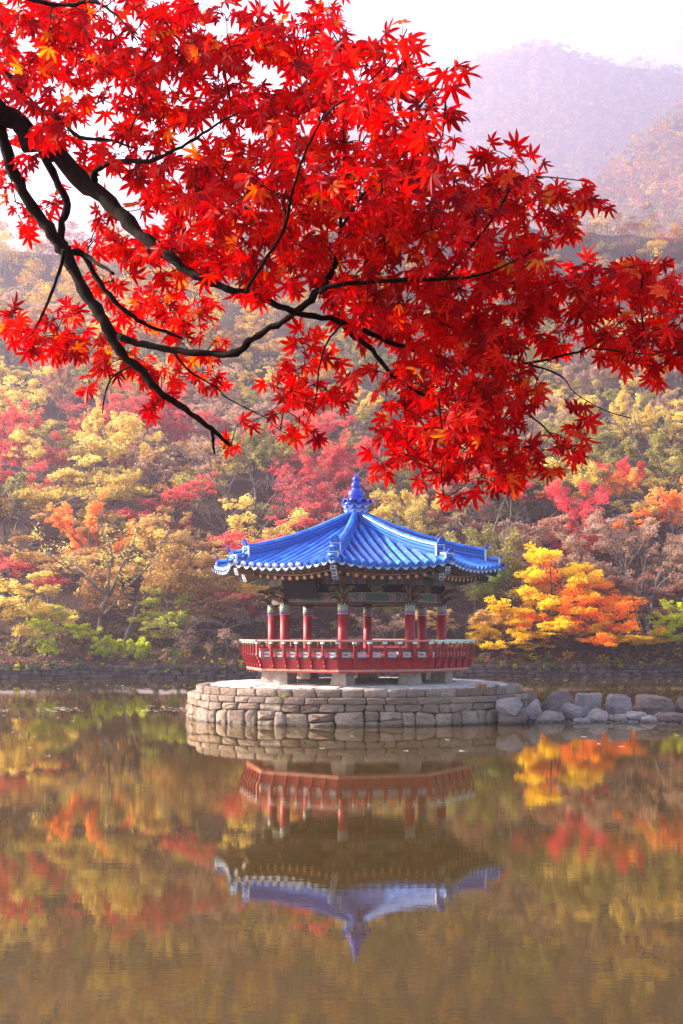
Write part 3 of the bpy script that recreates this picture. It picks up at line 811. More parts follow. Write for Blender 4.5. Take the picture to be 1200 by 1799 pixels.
for fi in range(8):
    out, right = face_frame(FC[fi], 0, 0)
    for k in range(-6, 7):
        x = k * SP; ap = eave_ap(x); top = max(abs(x) / T8 + .10, .34)
        first = True
        while ap > top + .06:
            nx_ = max(ap - TL * .965, top)
            p0 = face_pt(fi, x, ap, .0); p1 = face_pt(fi, x, nx_, .0)
            dv = p1 - p0; L = dv.length; dv.normalize(); sx = right; up = sx.cross(dv).normalized()
            if up.z < 0: up = -up
            Mt = frame(-dv.cross(up).normalized() * -1, dv, up, p0)
            if L < TL * .9: Mt = Mt @ Matrix.Diagonal((1, L / TL + .03, 1, 1))
            if fi in VIS: link('cover_tile', ct_me, roof, Mt)
            else: farcov.add([v.co for v in ct_me.vertices], [tuple(p.vertices) for p in ct_me.polygons], 0, True, Mt)
            if first:
                pe = p0 - dv * .012
                link('end_tile', end_sunlit_me if fi in (6, 7) and k < 3 else end_me, roof, frame(sx, up, -dv * -1, pe + up * .005) @ Matrix.Translation((0, 0, 0)))
                first = False
            ap = nx_
    for k in range(-7, 7):
        x = (k + .5) * SP; ap = eave_ap(x) + .03
        if abs(x) > eave_ap(x) * T8 + .02: continue
        p0 = face_pt(fi, x, ap, .01)
        link('drip_tile', drip_sunlit_me if fi in (6, 7) else drip_me, roof, frame(right, -out, Vector((0, 0, 1)), p0 + Vector((0, 0, -.01))) @ Matrix.Rotation(R(-8), 4, 'X'))
        top = max((abs(x) - .04) / T8 + .05, .3)
        while ap > top:                     # overlapping concave pans, a new lip each 0.11 m
            nx_ = ap - .115
            n = 5; vs = []
            for (a_, dz) in ((ap, .030), (nx_ - .01, .008)):
                for i in range(n + 1):
                    s_ = -1 + 2 * i / n; vs.append(face_pt(fi, x + s_ * .085, max(a_, .2), dz - .062 * (1 - s_ * s_)))
            for i in range(n + 1):
                s_ = -1 + 2 * i / n; vs.append(face_pt(fi, x + s_ * .085, ap, .006 - .062 * (1 - s_ * s_)))
            pan.add(vs, [(i, i + 1, n + 2 + i, n + 1 + i) for i in range(n)] + [(2 * n + 2 + i, 2 * n + 3 + i, i + 1, i) for i in range(n)])
            ap = nx_
pan.build('pan_tiles', M_TILE_SHADE, roof, kind='stuff'); farcov.build('far_cover_tiles', M_TILE, roof, kind='stuff')

# hip ridges: stacked courses, round tiles on top, end plates
def ridge_surf(r): return surf_z(r * math.sin(PI / 8), r * C8)
rt_me = half_tile(.085, .081, .30).mesh('ridge_tile', M_TILE)
for th in TH:
    out, right = face_frame(th, 0, 0)
    mb = MB()
    def hz_(r): return ridge_surf(r) + .02
    for ly in range(6):
        vs = []; n = 16; w_ = .105 - .006 * ly + (.006 if ly % 2 == 0 else -.006); zb = (-.02 + ly * .044) if ly else -.16; zt = -.02 + ly * .044 + .036
        for i in range(n + 1):
            r_ = .30 + (3.72 - .30) * i / n
            for sx, dz in ((-1, zb), (1, zb), (1, zt), (-1, zt)):
                q = out * r_ + right * sx * w_; vs.append((q.x, q.y, hz_(r_) + dz + .06 * (i / n) ** 3 - Z0))
        mb.add(vs, [(i * 4 + j, i * 4 + (j + 1) % 4, (i + 1) * 4 + (j + 1) % 4, (i + 1) * 4 + j) for i in range(n) for j in range(4)] + [(3, 2, 1, 0), (n * 4, n * 4 + 1, n * 4 + 2, n * 4 + 3)], ly % 2)
    for ly in range(2):                     # low outer step
        vs = []; n = 4; w_ = .10; zb = (-.02 + ly * .05) if ly else -.14; zt = -.02 + ly * .05 + .042
        for i in range(n + 1):
            r_ = 3.70 + .42 * i / n
            for sx, dz in ((-1, zb), (1, zb), (1, zt), (-1, zt)):
                q = out * r_ + right * sx * w_; vs.append((q.x, q.y, hz_(min(r_, 4.2)) + dz + .02 * i / n - Z0))
        mb.add(vs, [(i * 4 + j, i * 4 + (j + 1) % 4, (i + 1) * 4 + (j + 1) % 4, (i + 1) * 4 + j) for i in range(n) for j in range(4)] + [(3, 2, 1, 0), (n * 4, n * 4 + 1, n * 4 + 2, n * 4 + 3)], ly % 2)
    rd = mb.build('hip_ridge', [M_TILE, M_TILE_SHADE], pav)
    r_ = 3.74
    while r_ > .34:
        r2 = r_ - .29
        f = lambda rr: .06 * max(0, (rr - .3) / 3.42) ** 3 + .245
        p0 = out * r_ + Vector((0, 0, hz_(r_) + f(r_) - Z0)); p1 = out * r2 + Vector((0, 0, hz_(r2) + f(r2) - Z0)); dv = (p1 - p0).normalized()
        link('ridge_tile', rt_me, rd, frame(right, dv, right.cross(dv).normalized() if right.cross(dv).z > 0 else -right.cross(dv).normalized(), p0)); r_ = r2
    for r_ in (4.14,):
        p0 = out * r_ + Vector((0, 0, hz_(4.12) + .10 - Z0)); p1 = out * (r_ - .3) + Vector((0, 0, hz_(3.84) + .10 - Z0)); dv = (p1 - p0).normalized()
        link('ridge_tile', rt_me, rd, frame(right, dv, dv.cross(right).normalized() if dv.cross(right).z > 0 else -dv.cross(right).normalized(), p0))
    # end plates: pale frame with two blue rolls and an upright rounded tile above
    for (re, zb, s_) in ((3.735, hz_(3.72) + .02, 1.0), (4.13, hz_(4.13) - .02, .55)):
        e = out * (re + .02) + Vector((0, 0, zb - Z0)); Mx = frame(right, Vector((0, 0, 1)), out, e)
        h = .30 * s_; ep = MB(); wd = .13
        ep.box((-wd, h / 2, .02), (.03, h, .05)); ep.box((wd, h / 2, .02), (.03, h, .05)); ep.box((0, h, .02), (2 * wd + .03, .03, .05)); ep.box((0, .0, .02), (2 * wd + .03, .03, .05))
        ep.box((0, h / 2, -.01), (2 * wd - .04, h - .04, .03), mi=1)
        for q in ((.3, .7) if s_ > .8 else (.5,)):
            ep.tube([(-wd + .02, h * q, .02), (wd - .02, h * q, .02)], .04 if s_ > .8 else .05, 8, mi=1)
        ep.build('ridge_end_frame', [M_TILE_CREAM, M_TILE], rd, M=Mx)
        mg = MB(); pts = [(-.12 * 1, 0), (.12, 0)] + [(.13 * math.cos(a), .06 + .17 * math.sin(a) * (.7 + .3 * s_)) for a in [PI * i / 10 for i in range(11)]]
        mg.prism(pts, -.02, .02); mg.prism([(x * .75, y * .75 + .03) for x, y in pts], .02, .032, mi=1)
        ms = Matrix.Scale(.9 if s_ > .8 else .65, 4)
        mg.build('ridge_end_tile', [M_FINIAL, M_TILE], rd, M=Mx @ Matrix.Translation((0, h + .015, .03)) @ Matrix.Rotation(R(28), 4, 'X') @ ms)
# finial: wavy tile collar and three stacked cobalt jars
fin = MB().lathe([(.30, 5.66), (.32, 6.02), (.28, 6.24), (.23, 6.33), (.215, 6.37), (.235, 6.43), (.243, 6.50), (.225, 6.58), (.17, 6.635), (.125, 6.66), (.118, 6.69), (.140, 6.72),
      (.150, 6.765), (.140, 6.81), (.105, 6.845), (.080, 6.865), (.078, 6.88), (.100, 6.905), (.112, 6.945), (.10, 6.985), (.06, 7.03), (.03, 7.055), (.024, 7.068), (.036, 7.085), (.032, 7.105), (.008, 7.135)], 24, M=Matrix.Translation((0, 0, -Z0)))
fino = fin.build('finial', M_FINIAL, pav)
dt = drip(.135, .13).mesh('collar_tile', M_TILE_END); dtt = half_tile(.13, .10, .20).mesh('collar_cover_tile', M_FINIAL)
for ring, (rr, zz, off, sc) in enumerate(((.36, 6.08, 0, .95), (.40, 6.22, 0, 1.0))):
    for i in range(9):
        a = R(-9 + 20 + off) + 2 * PI * i / 9; out, right = face_frame(a, 0, 0); q = out * rr
        link('collar_tile', dt, fino, frame(right, -out, Vector((0, 0, 1)), (q.x, q.y, zz - Z0)) @ Matrix.Rotation(R(22), 4, 'X') @ Matrix.Scale(sc, 4))
for i in range(9):
    a = R(-9) + 2 * PI * i / 9; out, right = face_frame(a, 0, 0); q = out * .43
    dv = (-out + Vector((0, 0, .10))).normalized()
    link('collar_cover_tile', dtt, fino, frame(-right, dv, Vector((0, 0, 1)), (q.x, q.y, 6.24 - Z0)))
MB().lathe([(.41, 6.19 - Z0), (.40, 6.245 - Z0), (.24, 6.30 - Z0)], 18).build('collar_ring', M_FINIAL, fino)

# ------------------------------------------------------------------ lakeside retaining wall of dry stones
wall = empty('retaining_wall', (0, 71, 0))
tag(wall, 'low dry-stone retaining wall along the far bank of the lake', 'stone wall')
mb = MB(); vs = []; xs = np.linspace(-60, 60, 121)
for x in xs:
    y = float(bank_y(x)) - 71 + .30; vs += [(x, y, -.8), (x, y, .62), (x, y + .8, .62)]
mb.add(vs, [(i * 3 + j, i * 3 + j + 1, i * 3 + j + 4, i * 3 + j + 3) for i in range(120) for j in range(2)]).build('wall_core', M_MORTAR, wall)
def wfm(u, v, d): return (u, float(bank_y(u)) - 71 + .22 - d + .10 * v, v)
lines = [lambda x: -.12, lambda x: .18 + .05 * math.sin(x * 1.7), lambda x: .42 + .05 * math.sin(x * 1.3 + 2), lambda x: .68 + .06 * math.sin(x * .9 + 1) + .03 * math.sin(x * 3.1)]
side = MB()
for c in range(3):
    x = -46.0
    while x < 46:
        w_ = rng.uniform(.30, .78); sh = rng.uniform(-.14, .14)
        m_ = MB() if -18.6 < x < 19.4 and not (-5.0 < x < 7.6 and c < 2) else side
        a_, b_ = lines[c], lines[c + 1]
        block(m_, [(x, a_(x)), (x + w_, a_(x + w_)), (x + w_ + sh, b_(x + w_)), (x + sh, b_(x))], .22, .10, wfm, gap=.03, jit=.04)
        if m_ is not side: m_.build('wall_stone', M_BANKST, wall)
        x += w_
side.build('outer_wall_stones', M_BANKST, wall, kind='stuff')

# ------------------------------------------------------------------ boulders of the causeway
def boulder(px0, px1, py0, py1, Y, mat, shape, label, seed):
    r_ = random.Random(seed); a = at(px0, py1, Y); b_ = at(px1, py0, Y)
    w_ = b_.x - a.x; h = b_.z - a.z; cx = (a.x + b_.x) / 2; below = .12
    n = {'cube': .28, 'slab': .35, 'round': .85, 'wedge': .55, 'angular': .6}[shape]
    import bmesh
    bm = bmesh.new(); bmesh.ops.create_icosphere(bm, subdivisions=3, radius=1)
    planes = []
    for i in range(15 if shape != 'round' else 9):
        v = Vector((r_.gauss(0, 1), r_.gauss(0, 1), r_.gauss(0, .8))).normalized(); planes.append((v, r_.uniform(.60, .84)))
    for v in bm.verts:
        c = v.co.copy()
        e = n
        c = Vector([math.copysign(abs(q) ** e, q) for q in c])
        if shape in ('cube', 'slab'): m_ = max(abs(c.x), abs(c.y), abs(c.z)); c = c * (1 / max(m_, .01)) * .35 + c * .65
        for pn, pd in planes:
            dd = c.dot(pn) - pd * (1.45 if shape in ('cube', 'slab') else 1.0)
            if dd > 0: c -= pn * dd
        f = 3.1
        c += Vector((math.sin(c.y * f + seed), math.sin(c.z * f * 1.2 + seed * 2), math.sin(c.x * f + seed * 3))) * .018
        if shape == 'wedge': c.z = c.z * (.55 + .45 * (1 - (c.x * (1 if seed % 2 else -1) * .5 + .5))) 
        v.co = c
    xs_ = [v.co.x for v in bm.verts]; zs_ = [v.co.z for v in bm.verts]; ys_ = [v.co.y for v in bm.verts]
    below = .12 if label.startswith('violet-grey') else max(.12, a.z + .08)
    depth = {'cube': .9, 'slab': 1.0}.get(shape, .85) * max(.55 * w_ + .25 * h, .25)
    for v in bm.verts:
        v.co.x = (v.co.x - min(xs_)) / (max(xs_) - min(xs_)) * w_ - w_ / 2
        v.co.y = (v.co.y - min(ys_)) / (max(ys_) - min(ys_)) * depth - depth / 2
        v.co.z = (v.co.z - min(zs_)) / (max(zs_) - min(zs_)) * (h + below) - below
    me = bpy.data.meshes.new('boulder'); bm.to_mesh(me); bm.free(); me.materials.append(mat)
    o = link('boulder', me); o.location = (cx, Y + depth * .5, a.z)
    tag(o, label, 'boulder', 'boulders of the rock causeway')
BL = [
 (872, 920, 1225, 1252, 34.7, M_ROCKG, 'angular', 'violet-grey angular boulder leaning against the platform wall'),
 (898, 946, 1215, 1240, 36.6, M_ROCKD, 'slab', 'flat brown slab at the platform rim, behind the violet-grey boulder'),
 (876, 930, 1246, 1266, 34.8, M_ROCKD, 'slab', 'low dark block at the waterline under the violet-grey boulder'),
 (921, 957, 1229, 1262, 35.6, M_ROCKG, 'angular', 'dark violet block between the flat slab and the big brown boulder'),
 (948, 1015, 1214, 1257, 37.2, M_ROCKD, 'angular', 'largest brown boulder, flat-topped with a shaded right flank'),
 (988, 1034, 1234, 1268, 35.9, M_ROCKG, 'round', 'rounded boulder in front of the first pale cube'),
 (941, 994, 1248, 1270, 35.5, M_ROCKL, 'wedge', 'low pinkish wedge stone in front of the largest brown boulder'),
 (1013, 1060, 1218, 1256, 37.9, M_ROCKL, 'cube', 'pale cubic boulder behind the rounded one'),
 (1029, 1070, 1245, 1271, 35.8, M_ROCKL, 'wedge', 'pale pink pointed stone beside the rounded boulder'),
 (1008, 1040, 1262, 1273, 35.2, M_ROCKG, 'slab', 'small flat grey stone lying in the water before the pointed stone'),
 (1057, 1073, 1237, 1254, 37.6, M_ROCKD, 'angular', 'small dark stone wedged between the two pale cubes'),
 (1069, 1115, 1220, 1260, 37.2, M_ROCKG, 'cube', 'upright grey cubic boulder with worn corners'),
 (1060, 1086, 1256, 1271, 35.9, M_ROCKL, 'angular', 'small pinkish stone at the foot of the pointed stone'),
 (1080, 1103, 1255, 1272, 35.8, M_ROCKL, 'slab', 'pale slab below the upright grey cube'),
 (1096, 1137, 1250, 1267, 36.0, M_ROCKL, 'angular', 'pale lozenge stone right of the upright cube, near the water'),
 (1110, 1134, 1245, 1256, 37.4, M_ROCKD, 'slab', 'thin dark stone peeking out behind the pale lozenge stone'),
 (1126, 1158, 1256, 1273, 35.6, M_ROCKL, 'angular', 'pinkish stone at the waterline before the big slab block'),
 (1124, 1193, 1221, 1259, 37.4, M_ROCKD, 'cube', 'wide brown slab block with a pale weathered top'),
 (1150, 1168, 1251, 1264, 36.2, M_ROCKG, 'round', 'small round stone under the wide brown block'),
 (1158, 1212, 1252, 1273, 35.7, M_ROCKD, 'slab', 'reddish flat stone at the frame edge by the water'),
 (1190, 1252, 1222, 1260, 37.6, M_ROCKD, 'cube', 'brown block cut by the photo edge beside the wide slab block'),
 (1104, 1124, 1267, 1275, 35.1, M_ROCKG, 'slab', 'tiny grey stone in the water before the pale lozenge stone'),
 (958, 978, 1243, 1256, 36.6, M_ROCKD, 'round', 'small dark stone tucked under the largest brown boulder'),
]
for i, (a, b_, c, d_, Y, m_, sh, lab) in enumerate(BL): boulder(a, b_, c, d_, Y, m_, sh, lab, i + 3)
# pebbly spit under the boulders
V = []; 
mb = MB(); r_ = random.Random(5)
for i in range(420):
    px = r_.uniform(880, 1260); Y = r_.uniform(34.9, 38.5); x = (px - 600) * Y / FPX; s_ = r_.uniform(.03, .11)
    z = -.02 + .07 * (1 - abs(Y - 36.8) / 2)
    q = [(x + s_ * math.cos(a) * r_.uniform(.7, 1.2), Y + s_ * math.sin(a) * r_.uniform(.7, 1.2), z - .06) for a in [PI * k / 3 for k in range(6)]]
    t_ = [(x + (p[0] - x) * .6, Y + (p[1] - Y) * .6, z + s_ * .35) for p in q]
    mb.add(q + t_, [(k, (k + 1) % 6, 6 + (k + 1) % 6, 6 + k) for k in range(6)] + [tuple(range(6, 12))])
tag(mb.build('pebbles', M_ROCKL), 'loose pebbles and rubble at the foot of the causeway boulders', 'pebbles', kind='stuff')

# ------------------------------------------------------------------ trees
def leaf_quads(cents, radii, counts, size, tones, rs, flat=.45, elong=1.5):
    """diamond leaves spread in flattened clumps; returns V, F, tone"""
    idx = np.repeat(np.arange(len(cents)), counts); n = len(idx)
    u = rs.normal(size=(n, 3)); u /= np.linalg.norm(u, axis=1)[:, None]; u *= (rs.uniform(size=(n, 1)) ** .45)
    P = cents[idx] + u * radii[idx]
    P[:, 2] -= .18 * radii[idx][:, 0] * (u[:, 0] ** 2 + u[:, 1] ** 2)
    nrm = rs.normal(size=(n, 3)) * flat; nrm[:, 2] += 1; nrm /= np.linalg.norm(nrm, axis=1)[:, None]
    a = rs.normal(size=(n, 3)); a -= nrm * (a * nrm).sum(1)[:, None]; a /= np.linalg.norm(a, axis=1)[:, None]
    b = np.cross(nrm, a); s = size * rs.uniform(.6, 1.3, size=(n, 1))
    V = np.stack([P - a * s * elong * .5, P - b * s * .5, P + a * s * elong * .5 - nrm * s * .15, P + b * s * .5], 1).reshape(-1, 3)
    F = np.arange(n * 4).reshape(n, 4)
    return V, F, np.repeat(tones[idx], 4)

def make_proto(seed, H, spread, style, nleaf, lsize, leafmat, barkmat, sparse=1.0):
    """returns (trunk mesh, crown mesh). style: maple (layered), upright, droop, bare, bush"""
    r_ = random.Random(seed); rs = np.random.RandomState(seed); mb = MB(); cl = []
    def limb(p, d, L, rad, lvl):
        n = 5 if lvl < 2 else 3; pts = [p.copy()]; q = p.copy(); dd = d.copy()
        for i in range(n):
            dd = (dd + Vector((r_.gauss(0, .20), r_.gauss(0, .20), r_.gauss(.02, .12) - (.16 if style == 'droop' and lvl > 0 else 0)))).normalized()
            if style == 'maple' and lvl > 0: dd.z *= .72; dd.normalize()
            q = q + dd * (L / n); pts.append(q.copy())
        rads = [max(rad * (1 - .62 * i / n), .008) for i in range(n + 1)]
        mb.tube(pts, rads, 7 if lvl == 0 else (5 if lvl == 1 else 3))
        return pts, dd
    if style != 'bush':
        lean = Vector((r_.uniform(-.22, .22), r_.uniform(-.15, .15), 1)).normalized()
        th_ = H * r_.uniform(.30, .42); tr, dd = limb(Vector((0, 0, -.3)), lean, th_ + .3, .055 + H * .014, 0)
        nl = r_.randint(5, 7) if style != 'bare' else 6
        if style == 'tier':
            top, _ = limb(tr[-1], (dd + Vector((r_.uniform(-.2, .2), 0, .9))).normalized(), H * .52, .03 + H * .008, 1)
            tr = tr[1:] + top; nl = 0
            for i in range(15):
                f = i / 14; a = i * 2.4 + r_.uniform(-.3, .3); src = tr[min(len(tr) - 1, 2 + int(f * (len(tr) - 3)))]
                reach = spread * (1.05 - .62 * f) * r_.uniform(.75, 1.1)
                lp, ld = limb(src, Vector((math.cos(a), math.sin(a), r_.uniform(.05, .45))).normalized(), reach, .022 + .02 * (1 - f), 1)
                for j in range(2, 6):
                    for s_ in (-1, 1):
                        sd = (ld + Vector((-ld.y * s_, ld.x * s_, 0)) * r_.uniform(.5, 1.3) + Vector((0, 0, r_.uniform(-.5, .8)))).normalized()
                        sp_, _ = limb(lp[j], sd, spread * r_.uniform(.14, .34), .012, 2)
                        cl.append((sp_[-1], .62)); cl.append((sp_[2], .5))
                cl.append((lp[-1], .7))
        for i in range(nl):
            a = 2 * PI * (i + r_.uniform(-.3, .3)) / nl; k = r_.randint(3, 5) if i > 1 else 5
            el = r_.uniform(.35, 1.0) if style != 'upright' else r_.uniform(.9, 1.6)
            if i < 2: el = 1.5
            d = Vector((math.cos(a), math.sin(a), el)).normalized(); reach = (H - th_) / max(d.z, .42) * r_.uniform(.62, .85); reach = min(reach, spread * 1.35 / max(.35, math.hypot(d.x, d.y)))
            lp, ld = limb(tr[k], d, reach, .035 + H * .006, 1)
            for j in range(2, 6):
                for s_ in (-1, 1):
                    if r_.random() < .25: continue
                    sd = (ld + Vector((-ld.y * s_, ld.x * s_, 0)) * r_.uniform(.6, 1.3) + Vector((0, 0, r_.uniform(-.1, .5)))).normalized()
                    sl = spread * r_.uniform(.22, .50); sp_, sdd = limb(lp[min(j, 5)], sd, sl, .018 + H * .0018, 2)
                    cl.append((sp_[-1], .9)); cl.append((sp_[2], .7))
                    for q in range(2 if style != 'bare' else 5):
                        td = (sdd + Vector((r_.gauss(0, .6), r_.gauss(0, .6), r_.gauss(.1, .35)))).normalized()
                        tp, _ = limb(sp_[r_.randint(1, 3)], td, sl * .6, .010, 3)
                        cl.append((tp[-1], .6))
            cl.append((lp[-1], 1.0))
    else:
        for i in range(9):
            a = r_.uniform(0, 2 * PI); d = Vector((math.cos(a), math.sin(a), r_.uniform(.5, 1.5))).normalized()
            lp, ld = limb(Vector((r_.gauss(0, .1), r_.gauss(0, .1), -.1)), d, H * r_.uniform(.5, .8), .02, 2)
        for i in range(46):
            a = r_.uniform(0, 2 * PI); q = math.sqrt(r_.random()) * spread * .85; hh = H * (1 - .55 * (q / spread) ** 2)
            cl.append((Vector((math.cos(a) * q, math.sin(a) * q * .8, r_.uniform(.15, .92) * hh)), .55))
    tm = mb.mesh('trunk', barkmat)
    if nleaf == 0: return tm, None
    C = np.array([tuple(c[0]) for c in cl]); W = np.array([c[1] for c in cl])
    keep = rs.uniform(size=len(C)) < sparse; C, W = C[keep], W[keep]
    rad = spread * .20 * W * rs.uniform(.7, 1.35, size=len(C)); zs = {'maple': .30, 'tier': .52, 'upright': .75, 'droop': .6, 'bare': .6, 'bush': .8}[style]
    RAD = np.stack([rad, rad, rad * zs], 1)
    cnt = np.maximum(3, (nleaf * rad ** 2 / (rad ** 2).sum()).astype(int))
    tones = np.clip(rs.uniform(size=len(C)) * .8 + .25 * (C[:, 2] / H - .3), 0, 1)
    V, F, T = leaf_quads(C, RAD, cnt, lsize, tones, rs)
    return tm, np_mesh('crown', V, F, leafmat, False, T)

BASE = []      # (style, trunk mesh, crown mesh)
for i, (st, H, sp, n, ls, spr, bk) in enumerate((
    ('maple', 6.0, 3.2, 9800, 0.129, 1, M_BARK), ('maple', 6.5, 3.0, 9100, 0.129, .9, M_BARKD), ('maple', 5.4, 3.4, 9800, 0.122, .8, M_BARK), ('maple', 7.0, 3.0, 9800, 0.129, 1, M_BARKD),
    ('upright', 7.5, 2.3, 8750, 0.122, 1, M_BARK), ('upright', 6.5, 2.5, 6300, 0.114, .7, M_BARK), ('droop', 6.2, 2.8, 9100, 0.114, 1, M_BARK), ('droop', 6.8, 2.6, 5250, 0.106, .6, M_BARK),
    ('bare', 7.2, 2.8, 1225, 0.099, .35, M_BARK), ('bare', 6.4, 3.0, 0, 0.076, 1, M_BARK), ('maple', 4.6, 2.6, 9100, 0.106, 1, M_BARKD), ('droop', 5.0, 2.4, 3850, 0.099, .8, M_BARK), ('tier', 6.0, 3.0, 13000, .115, .86, M_BARKD), ('tier', 6.0, 3.3, 13000, .115, .86, M_BARKD), ('tier', 6.0, 3.0, 9000, .11, .8, M_BARK))):
    tm, cmh = make_proto(100 + i, H, sp, st, n, ls, LEAF['yellow'], bk, spr); BASE.append((st, tm, cmh, H))
bush_t, bush_c = make_proto(300, 1.0, .95, 'bush', 3600, .10, LEAF['lime'], M_BARKD)
bush2_t, bush2_c = make_proto(301, 1.0, .8, 'bush', 1500, .09, LEAF['lime'], M_BARKD, .8)
CROWNS = {}
def crown_for(i, colour, key=None):
    k = (i, colour)
    if k not in CROWNS:
        src = BASE[i][2] if isinstance(i, int) else {'b1': bush_c, 'b2': bush2_c}[i]
        me = src.copy(); me.name = 'crown'; me.materials.clear(); me.materials.append(LEAF[colour]); CROWNS[k] = me
    return CROWNS[k]
CATNAME = {'bright_yellow': 'yellow_maple', 'bright_orange': 'orange_maple', 'bright_lime': 'lime_maple', 'yellow': 'yellow_tree', 'gold': 'golden_tree', 'orange': 'orange_maple', 'red': 'red_maple', 'crimson': 'crimson_maple', 'rust': 'rusty_tree', 'brown': 'brown_tree', 'lime': 'lime_tree', 'green': 'green_tree', 'olive': 'olive_tree'}
def place_tree(i, colour, x, y, z, sc, rz, label, group=None, sxy=1.0):
    bare = not isinstance(i, str) and BASE[i][2] is None
    nm = 'shrub' if isinstance(i, str) else ('bare_tree' if bare else CATNAME[colour])
    t = empty(nm, (x, y, z), rz); t.scale = (sc * sxy, sc * sxy, sc)
    tag(t, label, 'shrub' if isinstance(i, str) else 'tree', group)
    tm = BASE[i][1] if not isinstance(i, str) else {'b1': bush_t, 'b2': bush2_t}[i]
    link('trunk' if not isinstance(i, str) else 'stems', tm, t)
    if not bare: link('crown', crown_for(i, colour), t)
    return t
def on_hill(px, py_top, H):
    """depth at which a tree of height H standing on the slope reaches row py_top in column px"""
    lo, hi = 71.5, 260
    for Y in np.arange(lo, hi, .5):
        x = (px - 600) * Y / FPX
        if float(hill_z(x, Y)) + H >= CH + (HY - py_top) * Y / FPX: return x, Y
    return (px - 600) * hi / FPX, hi
# trees one can name: proto, colour, px, Y (depth), py_top, width factor, label
NT_ = [
 (14, 'yellow', 30, 74.0, 990, 1.25, 'pale yellow tree spreading low over the bank at the left edge'),
 (14, 'bright_lime', 112, 73.8, 1056, .95, 'small lime-yellow maple on the left bank'),
 (8, 'yellow', 165, 74.8, 885, .9, 'leaning multi-stemmed tree with few yellow leaves on the left bank'),
 (14, 'gold', 222, 75.4, 868, .85, 'tall forked grey-trunked tree behind the round lime bush'),
 (14, 'gold', 300, 77.2, 930, 1.0, 'gold-brown drooping tree left of the pavilion'),
 (14, 'lime', 322, 73.8, 1020, 1.0, 'olive-gold tree hanging low over the water left of the pavilion'),
 (11, 'brown', 398, 74.0, 1035, 1.0, 'small brown-leaved tree with a pale crooked branch beside the left eave'),
 (1, 'rust', 470, 77, 1010, 1.1, 'rusty maple seen between the left columns'),
 (0, 'red', 545, 78, 1000, 1.0, 'dark red maple seen between the middle columns'),
 (5, 'olive', 690, 77, 1040, 1.0, 'olive-green tree seen through the right half of the pavilion'),
 (11, 'brown', 672, 74.6, 1062, .9, 'dry pale-brown shrubby tree seen behind the front right column'),
 (5, 'green', 852, 78, 985, .9, 'green tree under the right eave of the pavilion'),
 (10, 'gold', 800, 75.0, 1050, 1.0, 'low yellow-orange maple just right of the pavilion columns'),
 (12, 'bright_yellow', 922, 75.0, 950, 1.0, 'large golden-yellow maple right of the pavilion roof'),
 (13, 'bright_orange', 1035, 75.8, 970, 1.1, 'large bright orange maple on the right bank'),
 (12, 'bright_yellow', 892, 73.4, 1060, 1.05, 'low yellow maple at the water below the golden one'),
 (13, 'bright_orange', 1078, 74.2, 1045, 1.0, 'low orange maple in front of the large orange one'),
 (10, 'bright_yellow', 985, 73.8, 1074, .9, 'small yellow maple under the large orange one'),
 (10, 'bright_yellow', 1100, 74.0, 1088, .8, 'smallest yellow sapling right of the orange maples'),
 (9, 'rust', 1128, 76.5, 985, .8, 'dark forked leafless tree near the right edge'),
 (14, 'bright_lime', 1182, 75.6, 1035, .85, 'green tree with lime lower sprays at the right edge'),
 (10, 'bright_lime', 1172, 74.6, 1088, .7, 'low lime-green sapling over the wall at the right edge'),
 (0, 'rust', 1150, 79, 955, 1.0, 'rusty maple above the right-edge green tree'),
 (1, 'red', 8, 80, 915, .9, 'red maple cut by the left edge'),
 (0, 'gold', 90, 82, 905, 1.0, 'gold tree behind the leaning stems on the left bank'),
 (4, 'orange', 160, 84, 880, 1.1, 'orange tree rising behind the tall forked tree'),
]
def put_named(i, colour, px, Y, top, wf, lab, g=None):
    x = (px - 600) * Y / FPX; zg = float(hill_z(x, Y)); H = CH + (HY - top) * Y / FPX - zg
    sc = H / BASE[i][3]
    place_tree(i, colour, x, Y, zg, sc, rng.uniform(0, 6.28), lab, g, wf * max(1, min(1.6, .8 / sc)))
for a in NT_: put_named(*a)
for (px, Y, w_, h, c, k, lab) in ((188, 72.3, 1.2, 1.5, 'bright_lime', 'b1', 'round lime bush on the wall below the forked tree'), (238, 72.5, 1.1, 1.45, 'bright_lime', 'b1', 'second round lime bush touching the first, on its right'),
    (86, 72.2, .85, 1.15, 'bright_lime', 'b1', 'small bright green bush on the left bank'), (40, 72.8, 1.1, 1.1, 'olive', 'b1', 'low olive bush at the far left of the bank'),
    (300, 72.8, .8, .6, 'green', 'b2', 'flat green shrub right of the lime bushes'), (372, 72.8, .9, .7, 'green', 'b2', 'dark green shrub near the platform on the left bank'),
    (935, 73.4, .45, .45, 'bright_lime', 'b2', 'tiny lime shrub on the right bank below the golden maple'), (1057, 73.6, .7, .42, 'bright_lime', 'b2', 'low lime shrub spilling over the right wall'),
    (1128, 74.2, .6, .5, 'olive', 'b2', 'small olive shrub under the leafless forked tree'), (850, 73.6, .6, .5, 'olive', 'b2', 'small olive shrub right behind the pavilion railing'),
    (60, 71.9, .3, .45, 'lime', 'b2', 'little lime sprig hanging on the left wall')):
    x = (px - 600) * Y / FPX
    t = place_tree(k, c, x, Y, float(hill_z(x, Y)) - .08, 1, rng.uniform(0, 6), lab); t.scale = (w_, w_, h)

